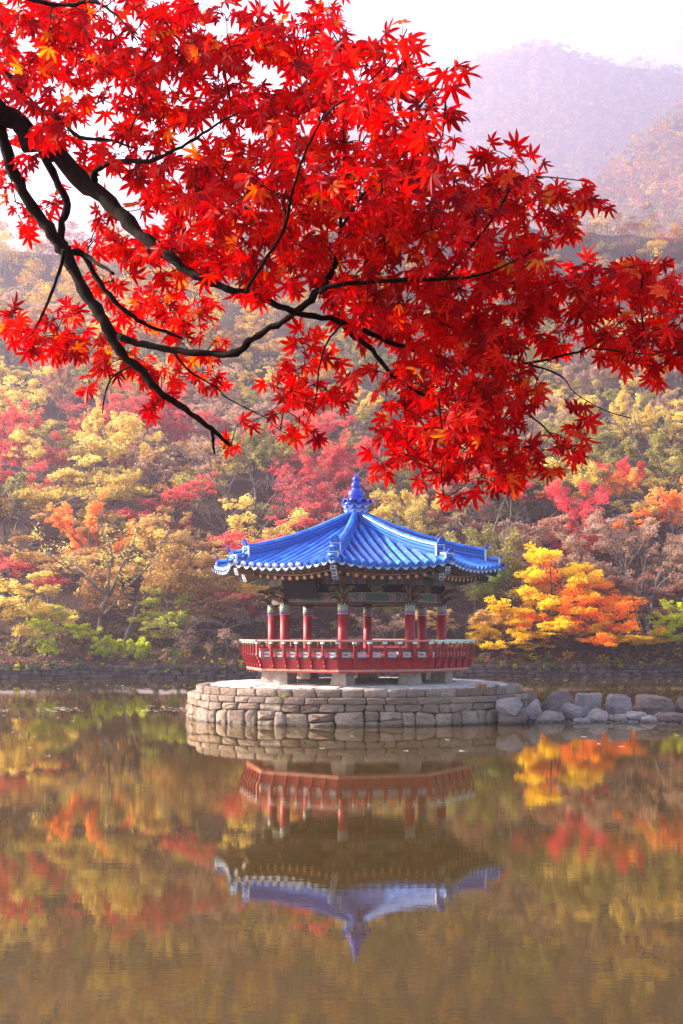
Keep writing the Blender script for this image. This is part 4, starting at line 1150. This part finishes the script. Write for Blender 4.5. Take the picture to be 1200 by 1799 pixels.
# colour plan of the autumn slope: (px, row, colour) seeds
PLAN = [(10, 950, 'red'), (60, 880, 'olive'), (100, 830, 'yellow'), (90, 930, 'gold'), (200, 850, 'gold'), (160, 790, 'yellow'), (60, 760, 'red'), (130, 700, 'rust'), (250, 720, 'red'), (30, 660, 'yellow'),
 (240, 900, 'orange'), (280, 860, 'red'), (340, 830, 'orange'), (390, 810, 'orange'), (330, 930, 'gold'), (390, 960, 'gold'), (400, 880, 'yellow'), (440, 840, 'gold'), (500, 890, 'red'), (540, 880, 'crimson'), (470, 830, 'olive'), (520, 800, 'red'),
 (580, 790, 'orange'), (600, 850, 'brown'), (640, 820, 'brown'), (560, 930, 'rust'), (700, 880, 'yellow'), (740, 900, 'yellow'), (790, 900, 'olive'), (680, 800, 'brown'), (640, 740, 'brown'), (760, 760, 'olive'), (720, 700, 'olive'),
 (860, 900, 'red'), (910, 890, 'rust'), (950, 920, 'red'), (1050, 880, 'crimson'), (1060, 930, 'brown'), (990, 950, 'brown'), (900, 950, 'olive'), (960, 840, 'olive'), (1030, 810, 'olive'), (1100, 800, 'yellow'), (1080, 740, 'yellow'), (1160, 760, 'yellow'),
 (1120, 870, 'orange'), (1170, 880, 'orange'), (1190, 940, 'rust'), (1130, 950, 'brown'), (1180, 980, 'olive'), (1000, 700, 'yellow'), (940, 720, 'brown'), (1060, 650, 'brown'), (1150, 660, 'gold'), (1190, 600, 'brown'), (1120, 580, 'gold'), (1180, 540, 'gold'),
 (400, 700, 'brown'), (340, 660, 'gold'), (460, 660, 'yellow'), (200, 620, 'gold'), (420, 600, 'gold'), (80, 560, 'gold'), (300, 780, 'brown'), (560, 700, 'gold'), (880, 640, 'olive'), (820, 600, 'gold'), (450, 770, 'olive'), (350, 1000, 'olive'), (250, 980, 'gold'), (130, 990, 'olive')]
PP = np.array([(p[0], p[1]) for p in PLAN], float)
def plan_colour(px, py, r_):
    d2 = ((PP - (px + r_.gauss(0, 22), py + r_.gauss(0, 18))) ** 2).sum(1); c = PLAN[int(d2.argmin())][2]; u = r_.random()
    if c == 'gold': c = 'gold' if u < .35 else ('olive' if u < .6 else ('yellow' if u < .8 else 'brown'))
    elif c == 'orange' and px < 800: c = 'orange' if u < .45 else ('red' if u < .75 else 'gold')
    elif c == 'yellow' and u < .3: c = 'olive'
    return c
MARKS = [(20, 'at the left edge'), (95, 'above the small lime maple'), (165, 'above the leaning stems'), (225, 'above the tall forked tree'), (300, 'above the gold-brown drooping tree'), (375, 'left of the pavilion roof'),
 (440, 'above the left eave'), (500, 'above the left roof slope'), (560, 'just left of the finial'), (622, 'behind the finial'), (690, 'just right of the finial'), (750, 'above the right roof slope'), (815, 'above the right eave'),
 (870, 'right of the pavilion roof'), (930, 'above the large golden maple'), (985, 'between the golden and orange maples'), (1040, 'above the large orange maple'), (1105, 'above the forked leafless tree'), (1180, 'at the right edge')]
SIDE = lambda px: min(MARKS, key=lambda m: abs(m[0] - px))[1]
ADJ = {'yellow': 'yellow', 'gold': 'golden', 'orange': 'orange', 'red': 'soft red', 'crimson': 'crimson', 'rust': 'rusty', 'brown': 'pale brown', 'lime': 'lime', 'green': 'green', 'olive': 'olive'}
cands = []
r_ = random.Random(21); Y = 80.0
while Y < 241:
    step = 3.6 + (Y - 80) * .020
    x = -Y * .30 - r_.uniform(0, step)
    while x < Y * .30:
        yy = Y + r_.uniform(-1.6, 1.6) ; xx = x + r_.uniform(-.9, .9)
        px = 600 + xx * FPX / yy
        if not (px < 240 and yy < 86):
            cands.append((xx, yy, px))
        x += step * r_.uniform(.95, 1.25)
    Y += step * 1.0
inview = [c for c in cands if -25 < c[2] < 1225]
inview.sort(key=lambda c: c[1]); single = set(id(c) for c in inview[:268])
mass = []
for c in cands:
    xx, yy, px = c; zg = float(hill_z(xx, yy)); H = r_.uniform(4.6, 7.6); py = HY - (zg + H * .7 - CH) * FPX / yy
    colour = plan_colour(px, py, r_)
    if id(c) in single:
        u = r_.random(); i = r_.choice((0, 1, 2, 3, 14, 14)) if u < .46 else (r_.choice((4, 5)) if u < .62 else (r_.choice((6, 7)) if u < .80 else r_.choice((8, 9))))
        if colour in ('brown', 'olive') and r_.random() < .4: i = r_.choice((5, 7, 8, 9))
        band = 'near the bank' if yy < 90 else ('low on the slope' if yy < 101 else ('partway up the slope' if yy < 113 else ('high on the hazy slope' if yy < 130 else 'highest in the mist')))
        if BASE[i][2] is None: lab = f'leafless grey tree {band}, {SIDE(px)}'
        elif i == 8: lab = f'nearly bare {ADJ[colour]} tree {band}, {SIDE(px)}'
        else: lab = f'{ADJ[colour]} {"maple" if i < 4 or i == 14 else "tree"} {band}, {SIDE(px)}'
        place_tree(i, colour, xx, yy, zg, H / BASE[i][3], r_.uniform(0, 6.28), lab, lab, r_.uniform(.8, 1.0))
    else: mass.append((xx, yy, zg, H, colour))
def forest(name, items, per, lsize, label, seed, hv=.5):
    rs = np.random.RandomState(seed); C = []; Rd = []; CT = []; K = []
    for (x, y, z, H, c) in items:
        n = 7
        for k in range(n):
            a = rs.uniform(0, 6.28); q = H * .30 * math.sqrt(rs.uniform()); hh = z + H * rs.uniform(.45, 1.0) * (1 - .25 * (q / (H * .3)) ** 2)
            C.append((x + q * math.cos(a), y + q * math.sin(a), hh)); rr = H * rs.uniform(.12, .2); Rd.append((rr, rr, rr * hv)); CT.append(per // n)
            v = rs.uniform(.7, 1.25); base = LEAFRGB[c]; K.append([min(.9, base[j] * v * rs.uniform(.9, 1.1)) for j in range(3)])
    C = np.array(C); V, F, T = leaf_quads(C, np.array(Rd), np.array(CT), lsize, np.arange(len(C), dtype=float), rs, .8, 1.3)
    col = np.array(K)[T.astype(int)]
    # slender trunks
    tv = []; tf = []; nb = len(V)
    for (x, y, z, H, c) in items:
        if rs.uniform() < .5 and name != 'undergrowth':
            k = nb + len(tv); w_ = .10; lx = rs.uniform(-.6, .6)
            tv += [(x - w_, y - 1, z - .3), (x + w_, y - 1, z - .3), (x + w_ * .3 + lx, y - 1, z + H * .8), (x - w_ * .3 + lx, y - 1, z + H * .8)]; tf.append((k, k + 1, k + 2, k + 3))
            tv += [(x, y - 1 - w_, z - .3), (x, y - 1 + w_, z - .3), (x + lx, y - 1 + w_ * .3, z + H * .8), (x + lx, y - 1 - w_ * .3, z + H * .8)]; tf.append((k + 4, k + 5, k + 6, k + 7))
    if tv:
        V = np.vstack([V, tv]); F = np.vstack([F, tf]); col = np.vstack([col, np.tile([[.24, .18, .15]], (len(tv), 1))])
    o = link(name, np_mesh(name, V, F, M_FOREST, False, None, col)); tag(o, label, 'forest', kind='stuff')
for _ in range(130):
    yy = r_.uniform(229, 242.5); xx = r_.uniform(-.30, .30) * yy; mass.append((xx, yy, float(hill_z(xx, yy)) - .5, r_.uniform(5, 8.5), r_.choice(('gold', 'brown', 'rust', 'olive', 'yellow', 'red'))))
forest('slope_forest', mass, 420, .24, 'misty mass of autumn trees at the top of the near slope', 31)
items = []; r_ = random.Random(33)
cols = ['gold', 'brown', 'rust', 'red', 'olive', 'orange', 'yellow']
for _ in range(4000):
    x, y = r_.uniform(14, 262), r_.uniform(366, 740); z = float(ridge_z(np.float64(x), np.float64(y)))
    if 600 + x * FPX / y > 1330: continue
    items.append((x, y, z - 1, r_.uniform(7, 14), r_.choices(cols, (2, 5, 4, 1, 3, 1, 1))[0]))
forest('ridge_forest', items, 84, .9, 'hazy reddish wood covering the right-hand ridge', 35)
items = []
for _ in range(6500):
    y = r_.uniform(935, 1310); x = r_.uniform(-.27, .28) * y; z = float(far_z(np.float64(x), np.float64(y)))
    items.append((x, y, z - 2, r_.uniform(9, 16), r_.choices(cols, (1, 5, 3, 0, 6, 0, 0))[0]))
forest('mountain_forest', items, 42, 1.8, 'pale faded woods on the distant mountain', 37)
# bank undergrowth and litter
items = []; rs = np.random.RandomState(41)
for _ in range(240):
    x = rs.uniform(-24, 24); y = float(bank_y(x)) + rs.uniform(.5, 9); items.append((x, y, float(hill_z(x, y)) - .25, rs.uniform(.4, 1.1), rs.choice(['olive', 'green', 'rust', 'brown', 'olive', 'gold'])))
for _ in range(110):
    x = rs.uniform(-24, 24); y = float(bank_y(x)) + rs.uniform(-.05, .5); items.append((x, y, .32 + rs.uniform(-.2, .15), rs.uniform(.35, .75), rs.choice(['olive', 'green', 'lime', 'brown', 'green'])))
forest('undergrowth', items, 84, .10, 'low dark undergrowth of leafy weeds along the far bank', 43)
n = 26000; x = rs.uniform(-30, 30, n); d_ = rs.uniform(0, 1, n) ** 1.6 * 34; y = bank_y(x) + .3 + d_; z = hill_z(x, y) + rs.uniform(.02, .10, n)
cc = np.array([LEAFRGB[k] for k in ('rust', 'brown', 'rust', 'gold', 'brown', 'red')])[rs.randint(0, 6, n)] * rs.uniform(.35, .9, (n, 1))
V, F, T = leaf_quads(np.stack([x, y, z], 1), np.full((n, 3), .02), np.ones(n, int), .13, np.arange(n, dtype=float), rs, .35)
o = link('leaf_litter', np_mesh('leaf_litter', V, F, M_FOREST, False, None, cc[T.astype(int)])); tag(o, 'fallen brown leaves covering the far bank under the trees', 'fallen leaves', kind='stuff')
# leaves afloat
P = []
for (px0, px1, py0, py1, n) in ((0, 350, 1200, 1215, 45), (60, 150, 1242, 1250, 46), (250, 335, 1240, 1250, 36), (0, 20, 1246, 1251, 8), (940, 1200, 1182, 1200, 30), (0, 1200, 1210, 1330, 40)):
    for _ in range(n):
        px, py = rs.uniform(px0, px1), rs.uniform(py0, py1); Y = CH * FPX / (py - HY); P.append(((px - 600) * Y / FPX, Y, .006))
P = np.array(P); P = P[(((P[:, 0] - PX) / 5.4) ** 2 + ((P[:, 1] - PY) / 6.6) ** 2) > 1]; n = len(P)
V, F, T = leaf_quads(P, np.full((n, 3), .003), np.ones(n, int), .11, np.zeros(n), rs, .03)
o = link('floating_leaves', np_mesh('floating_leaves', V, F, M_FOREST, False, None, np.full((len(V), 3), .62) * np.array([1, .9, .75]))); tag(o, 'pale fallen leaves floating in strings on the still lake', 'floating leaves', kind='stuff')

# ------------------------------------------------------------------ the overhanging red maple
maple = empty('red_maple', (-2.6, 3.4, .5))
tag(maple, 'scarlet maple whose dark boughs overhang the lake across the top of the view', 'tree')
MO = Vector((-2.6, 3.4, .5))
BR = [  # (depth at start, depth at end, [(px,py,width px)...])
 (3.3, 3.2, [(-420, -60, 62), (-200, 60, 54), (0, 193, 44), (60, 243, 40), (120, 297, 37), (180, 343, 33), (225, 395, 28), (270, 432, 24), (320, 468, 19), (360, 490, 16), (400, 507, 14), (440, 516, 13), (485, 533, 13), (525, 550, 13), (580, 560, 12), (635, 580, 11), (700, 605, 10), (750, 621, 9), (800, 635, 8), (850, 645, 7), (885, 646, 6), (920, 640, 5), (980, 627, 5), (1025, 615, 4), (1065, 590, 3.4), (1100, 555, 3), (1140, 525, 2.5)]),
 (3.25, 3.6, [(-200, 60, 40), (-60, 130, 28), (0, 225, 20), (20, 290, 21), (50, 350, 21), (85, 403, 21), (113, 440, 22), (130, 480, 20), (160, 530, 20), (187, 577, 20), (212, 615, 17), (242, 645, 15), (275, 685, 13), (305, 705, 12), (345, 735, 10), (375, 757, 9), (402, 781, 6)]),
 (3.5, 3.1, [(190, 582, 15), (230, 600, 13), (275, 609, 12), (330, 618, 12), (380, 620, 12), (415, 620, 13), (440, 600, 12), (470, 578, 11), (500, 564, 10), (520, 547, 12), (555, 517, 14), (582, 480, 11), (592, 440, 8), (600, 380, 7), (602, 320, 6), (605, 250, 4), (600, 190, 3)]),
 (3.3, 3.4, [(72, 262, 15), (98, 318, 14), (118, 360, 14), (107, 402, 13), (115, 436, 14)]),
 (3.4, 3.6, [(120, 442, 12), (150, 450, 11), (170, 490, 10), (200, 527, 9), (225, 550, 9), (260, 572, 7), (290, 582, 6), (322, 596, 4)]),
 (3.4, 3.3, [(150, 447, 9), (170, 462, 8), (198, 480, 6)]),
 (3.1, 2.9, [(560, 512, 9), (600, 499, 9), (660, 495, 8), (720, 491, 8), (780, 490, 6), (825, 487, 5), (860, 478, 4), (890, 465, 3), (940, 440, 2.5)]),
 (3.2, 3.1, [(605, 575, 9), (625, 592, 9), (655, 617, 9), (680, 648, 8), (705, 672, 8), (730, 688, 8), (770, 699, 7), (830, 704, 6), (880, 706, 5), (920, 722, 4), (955, 750, 3), (990, 790, 2)]),
 (3.3, 3.1, [(-60, 60, 12), (0, 117, 9), (28, 150, 9), (50, 185, 8), (95, 202, 7), (140, 240, 7), (190, 246, 5), (240, 262, 3)]),
 (3.2, 3.0, [(165, 318, 14), (168, 300, 12), (200, 284, 9), (262, 282, 8), (310, 262, 6), (345, 243, 6), (385, 215, 4), (420, 198, 3)]),
 (3.2, 3.0, [(-60, -40, 10), (60, 0, 8), (120, 8, 7), (165, 3, 6), (205, 27, 4), (240, 70, 3)]),
 (3.1, 2.7, [(430, 515, 7), (470, 450, 6), (500, 400, 6), (515, 330, 5), (540, 260, 4), (575, 200, 4), (640, 150, 3), (690, 100, 2.4), (715, 50, 2)]),
 (3.0, 2.6, [(600, 400, 6), (640, 340, 5), (690, 300, 4), (725, 240, 3), (770, 170, 2.4), (785, 120, 2)]),
 (2.9, 3.0, [(780, 490, 5), (830, 430, 5), (870, 380, 4), (900, 330, 3), (940, 310, 2.4), (1040, 320, 2)]),
 (3.0, 3.1, [(1040, 612, 3), (1100, 618, 3), (1150, 622, 2.4), (1220, 600, 2)]),
 (3.3, 3.5, [(112, 440, 8), (100, 490, 6), (80, 540, 5), (60, 580, 3), (40, 600, 2)]),
 (3.1, 3.3, [(600, 570, 5), (575, 600, 4), (560, 650, 3), (555, 700, 2.4), (540, 740, 2)]),
 (3.0, 3.0, [(770, 698, 5), (775, 740, 4), (780, 790, 3), (775, 830, 2.5), (780, 870, 2)]),
 (3.5, 3.5, [(300, 610, 5), (330, 650, 4), (380, 680, 3), (400, 700, 2.5), (470, 735, 2)]),
 (3.0, 3.0, [(930, 640, 4), (985, 660, 3), (1010, 690, 2), (1060, 720, 1.6), (1110, 735, 1.3)]),
 (3.6, 3.7, [(240, 640, 4), (200, 660, 3), (185, 690, 3), (180, 725, 2)]),
 (3.55, 3.55, [(373, 755, 6), (374, 775, 6), (377, 798, 4)]),
]
mr = random.Random(77)
nodes = []
bmaple = MB(); bough_objs = []
def cat(pts, k=4):
    out = []
    for i in range(len(pts) - 1):
        p0, p1, p2, p3 = pts[max(i - 1, 0)], pts[i], pts[i + 1], pts[min(i + 2, len(pts) - 1)]
        for j in range(k):
            t = j / k
            out.append(.5 * ((2 * p1) + (-p0 + p2) * t + (2 * p0 - 5 * p1 + 4 * p2 - p3) * t * t + (-p0 + 3 * p1 - 3 * p2 + p3) * t ** 3))
    out.append(pts[-1]); return out
def depth_wave(px, py): return .10 * math.sin(px * .006 + py * .004) 
for bi, (y0, y1, pts) in enumerate(BR):
    P4 = []
    for i, (px, py, w_) in enumerate(pts):
        t = i / (len(pts) - 1); Y = y0 + (y1 - y0) * t + depth_wave(px, py)
        p = at(px, py, Y); P4.append(Vector((p.x, p.y, p.z, w_ * Y / FPX / 2)))
    C4 = cat(P4, 4)
    for c in C4:
        nodes.append((c.x, c.y, c.z))
    k = 3.2 if len(pts) > 6 else 2
    pp = []; rr = []
    for i, c in enumerate(C4):
        knob = 1 + .10 * math.sin(i * 1.9 + bi) + .06 * mr.gauss(0, 1)
        jj = c.w * .22
        pp.append(Vector((c.x, c.y, c.z)) - MO + Vector((mr.gauss(0, 1), mr.gauss(0, 1), mr.gauss(0, 1))) * jj); rr.append(max(c.w * knob * (.86 if bi == 0 else .98), .0012))
    m_ = MB(); m_.tube(pp, rr, 9 if bi < 4 else 6); m_.build('bough', M_MAPLEBARK, maple)
# trunk rising from the near shore, left of the view
tp = [(-2.6, 3.4, .35), (-2.55, 3.4, 1.2), (-2.35, 3.38, 2.2), (-2.05, 3.35, 3.3), (-1.75, 3.32, 4.0), at(-200, 60, 3.3)]
MB().tube([Vector(p) - MO for p in tp], [.17, .13, .11, .095, .07, .04], 12).build('trunk', M_MAPLEBARK, maple)
MB().tube([Vector(p) - MO for p in (tp[4], (-1.9, 3.4, 4.6), (-1.5, 3.3, 4.9), tuple(at(-60, -40, 3.2)))], [.05, .035, .02, .008], 8).build('bough', M_MAPLEBARK, maple)

# foliage blobs: (px, py, rx, ry, number of sprays, depth, depth spread)
BLOB = [
 (60, 60, 110, 80, 62, 3.2, .5), (200, 60, 110, 80, 62, 3.1, .5), (290, 130, 100, 90, 60, 3.0, .5), (90, 160, 110, 60, 46, 3.2, .5), (330, 60, 70, 50, 26, 3.0, .4), (430, 75, 80, 55, 32, 2.9, .4),
 (530, 90, 80, 60, 34, 2.8, .4), (620, 110, 70, 60, 26, 2.6, .4), (690, 170, 60, 70, 24, 2.5, .3), (420, 170, 70, 60, 26, 2.9, .5), (540, 210, 110, 90, 74, 2.8, .5), (650, 280, 110, 90, 70, 2.7, .5),
 (180, 230, 130, 60, 50, 3.1, .5), (330, 290, 110, 70, 52, 3.0, .5), (450, 330, 120, 80, 76, 2.9, .5), (590, 380, 140, 90, 96, 2.9, .5), (740, 380, 110, 90, 76, 2.8, .5), (870, 330, 90, 50, 32, 2.9, .3),
 (900, 400, 110, 80, 64, 2.9, .4), (990, 350, 50, 30, 10, 2.9, .2), (400, 420, 110, 60, 52, 3.1, .4), (260, 380, 70, 70, 26, 3.2, .4), (520, 470, 130, 60, 56, 3.0, .4), (700, 500, 130, 60, 60, 3.0, .4),
 (850, 500, 120, 70, 66, 3.0, .4), (980, 520, 100, 60, 48, 3.0, .4), (1090, 520, 90, 55, 38, 3.0, .3), (1170, 500, 50, 35, 12, 2.9, .2), (1120, 600, 90, 50, 32, 3.0, .3), (1190, 570, 50, 60, 14, 2.9, .2), (1180, 640, 45, 28, 9, 3.0, .2),
 (30, 290, 50, 70, 12, 3.3, .4), (50, 350, 50, 50, 11, 3.4, .3), (40, 20, 60, 40, 14, 3.3, .3), (170, 400, 60, 40, 13, 3.4, .3), (240, 470, 70, 50, 22, 3.4, .3), (330, 440, 60, 50, 20, 3.3, .3), (300, 530, 80, 40, 24, 3.5, .3), (230, 540, 50, 40, 10, 3.5, .3),
 (75, 580, 62, 48, 30, 3.5, .3), (120, 560, 40, 34, 10, 3.5, .2), (180, 620, 40, 34, 9, 3.6, .2), (260, 640, 60, 34, 13, 3.6, .2), (340, 590, 50, 40, 14, 3.5, .2), (370, 660, 30, 25, 6, 3.6, .1), (280, 700, 16, 14, 3, 3.6, .1), (160, 685, 28, 20, 3, 3.6, .1),
 (700, 590, 100, 40, 28, 3.2, .3), (820, 580, 90, 50, 36, 3.1, .3), (930, 590, 70, 40, 22, 3.1, .3), (640, 540, 60, 40, 20, 3.1, .3),
 (540, 620, 50, 30, 11, 3.3, .2), (560, 680, 60, 45, 26, 3.3, .25), (500, 690, 35, 35, 9, 3.4, .2), (500, 755, 45, 18, 6, 3.4, .2), (415, 740, 20, 16, 3, 3.6, .1),
 (720, 690, 60, 60, 25, 3.1, .3), (800, 680, 80, 60, 46, 3.0, .3), (790, 770, 85, 60, 46, 3.0, .3), (880, 700, 60, 50, 28, 3.0, .25), (930, 770, 60, 40, 20, 3.0, .2), (850, 810, 80, 35, 22, 3.0, .2), (700, 790, 40, 30, 9, 3.1, .2), (1000, 775, 45, 18, 6, 3.0, .15), (740, 835, 30, 20, 4, 3.0, .1), (785, 875, 16, 8, 2, 3.0, .05), (965, 815, 25, 15, 3, 3.0, .1),
 (675, 815, 20, 14, 3, 3.0, .1), (1010, 740, 20, 20, 2, 3.0, .1), (905, 690, 40, 30, 8, 3.0, .1), (880, 620, 60, 40, 16, 3.0, .2), (1160, 590, 40, 30, 6, 3.0, .1),
]
ends = []
for (cx, cy, rx, ry, n, Y, dy) in BLOB:
    for _ in range(max(2, round(n * .55))):
        a = mr.uniform(0, 2 * PI); q = math.sqrt(mr.random()); px, py = cx + rx * q * math.cos(a), cy + ry * q * math.sin(a)
        yy = Y + .12 + mr.uniform(-.35, 1) * dy * .8; p = at(px, py, yy); ends.append((p, px, py))
# a few lone sprays on the outline
for px, py, Y in ((708, 62, 2.45), (788, 118, 2.3), (735, 190, 2.4), (700, 120, 2.5), (578, 12, 2.7), (505, 48, 2.8), (440, 40, 2.8), (330, 8, 2.9), (350, 5, 2.9), (858, 268, 2.9), (897, 278, 2.9), (1048, 352, 2.9), (1030, 330, 2.9), (1100, 470, 2.9), (1135, 465, 2.9), (1185, 520, 2.8), (1150, 580, 2.9), (770, 275, 2.5)):
    ends.append((at(px, py, Y), px, py))
N = np.array(nodes); N = N[(N[:, 0] > -2.2)]
order = sorted(range(len(ends)), key=lambda i: float(((N - np.array(ends[i][0])) ** 2).sum(1).min()))
twigs = MB(); sprays = []
cap_n = len(N) + len(ends) * 4 + 10; NN = np.zeros((cap_n, 3)); NN[:len(N)] = N; cnt = len(N)
for i in order:
    e = np.array(ends[i][0]); dd = ((NN[:cnt] - e) ** 2).sum(1); j = int(dd.argmin()); s_ = NN[j].copy(); L = math.sqrt(dd[j])
    if L < .012: sprays.append((Vector(e), Vector((1, 0, 0)))); continue
    v = Vector(e - s_); side_ = Vector((mr.gauss(0, 1), mr.gauss(0, .6), mr.gauss(0, 1))) * L * .11 + Vector((0, 0, .10 * L))
    pts = [Vector(s_), Vector(s_) + v * .33 + side_ * .9, Vector(s_) + v * .68 + side_ * .9, Vector(e)]
    r0_ = min(.0030, .0011 + L * .008)
    twigs.tube([p - MO for p in pts], [r0_, r0_ * .8, r0_ * .65, .0007], 4)
    for q in pts[1:]: NN[cnt] = q; cnt += 1
    sprays.append((pts[3], (pts[3] - pts[2]).normalized()))
    if L > .05: sprays.append((pts[2], (pts[2] - pts[1]).normalized()))
    if L > .12: sprays.append((pts[1], (pts[1] - pts[0]).normalized()))
# palmate leaf
def maple_leaf():
    lob = [(-128, .40), (-84, .74), (-42, .93), (0, 1.0), (42, .93), (84, .74), (128, .40)]
    ring = []; n = len(lob)
    for i, (a, L) in enumerate(lob):
        if i == 0: ring.append((a - 22, .16, 0))
        ring.append((a - 15, L * .50, .0)); ring.append((a - 8.5, L * .72, 0)); ring.append((a, L, 0)); ring.append((a + 8.5, L * .72, 0)); ring.append((a + 15, L * .50, 0))
        if i < n - 1: ring.append(((a + lob[i + 1][0]) / 2, .31, 1))
    ring.append((lob[-1][0] + 22, .16, 0))
    vs = [(0, 0, 0)]
    for a, r_, k in ring:
        x = r_ * math.sin(R(a)); y = r_ * math.cos(R(a)); z = -.22 * r_ * r_ + (.0 if k else 0)
        vs.append((x, y, z))
    for i, (a, L) in enumerate(lob):  # crease the lobes
        pass
    fs = [(0, i + 1, i) for i in range(1, len(vs) - 1)]
    return np.array(vs), np.array(fs)
LV, LF = maple_leaf(); LV[:, 1] += .0
lvars = []
for k in range(8):
    v = LV.copy(); rk = np.random.RandomState(k + 5)
    ang = np.arctan2(v[:, 0], v[:, 1]); lobe = np.round(ang / R(42)).astype(int)
    sc_ = 1 + rk.uniform(-.16, .12, 9); bend = rk.uniform(-.16, .16, 9); rad_ = np.hypot(v[:, 0], v[:, 1])
    ang2 = ang + bend[lobe + 4] * rad_ ** 2; r2_ = rad_ * sc_[lobe + 4]
    v[:, 0] = r2_ * np.sin(ang2); v[:, 1] = r2_ * np.cos(ang2)
    v[:, 2] = -rk.uniform(.05, .45) * (v[:, 0] ** 2) - rk.uniform(.0, .35) * v[:, 1] ** 2 + rk.uniform(.04, .14) * np.sin(v[:, 1] * 3.4 + k) + .06 * np.sin(ang * 7)
    lvars.append(v)
lmesh = [np_mesh('leaf', v, LF, M_MAPLE) for v in lvars]
leaves = []
pet = MB()
for (p, d) in sprays:
    n = mr.choice((2, 2, 3, 3, 4))
    for k in range(n):
        pd = (d * mr.uniform(.1, .9) + Vector((mr.gauss(0, .7), mr.gauss(0, .5), mr.gauss(-.15, .55)))).normalized()
        pl = mr.uniform(.012, .038); q = p + pd * pl
        s_ = mr.uniform(.026, .047)
        tipd = (pd + Vector((0, 0, -.55)) + Vector((mr.gauss(0, .25), mr.gauss(0, .25), mr.gauss(0, .25)))).normalized()
        nn = Vector((mr.gauss(0, .45), -1 + mr.gauss(0, .25), mr.gauss(.35, .45))); nn = (nn - tipd * nn.dot(tipd)).normalized()
        x = tipd.cross(nn).normalized()
        leaves.append((q, x, tipd, nn, s_, mr.randrange(8)))
        pet.tube([p - MO, q - MO], [.0007, .0005], 3)
print('maple leaves', len(leaves))
twigs.build('twigs', M_MAPLEBARK, maple, kind='stuff'); pet.build('leaf_stalks', M_MAPLEBARK, maple, kind='stuff')
def inpix(q): px, py = 600 + q.x * FPX / q.y, HY - (q.z - CH) * FPX / q.y; return 0 < px < 1200 and 0 < py < 1799
rank = sorted(range(len(leaves)), key=lambda i: (not inpix(leaves[i][0]), -leaves[i][4] / leaves[i][0].y))
big = set(rank[:290])
BV, BF = [], []; off = 0
for i, (q, x, t, nn, s_, k) in enumerate(leaves):
    if i in big:
        link('leaf', lmesh[k], maple, frame(x * s_, t * s_, nn * s_, q - MO))
    else:
        Mx = np.array([x, t, nn]) * s_; BV.append(lvars[k] @ Mx + np.array(q - MO)); BF.append(LF + off); off += len(LV)
o = link('foliage', np_mesh('foliage', np.vstack(BV), np.vstack(BF), M_MAPLE), maple, kind='stuff')
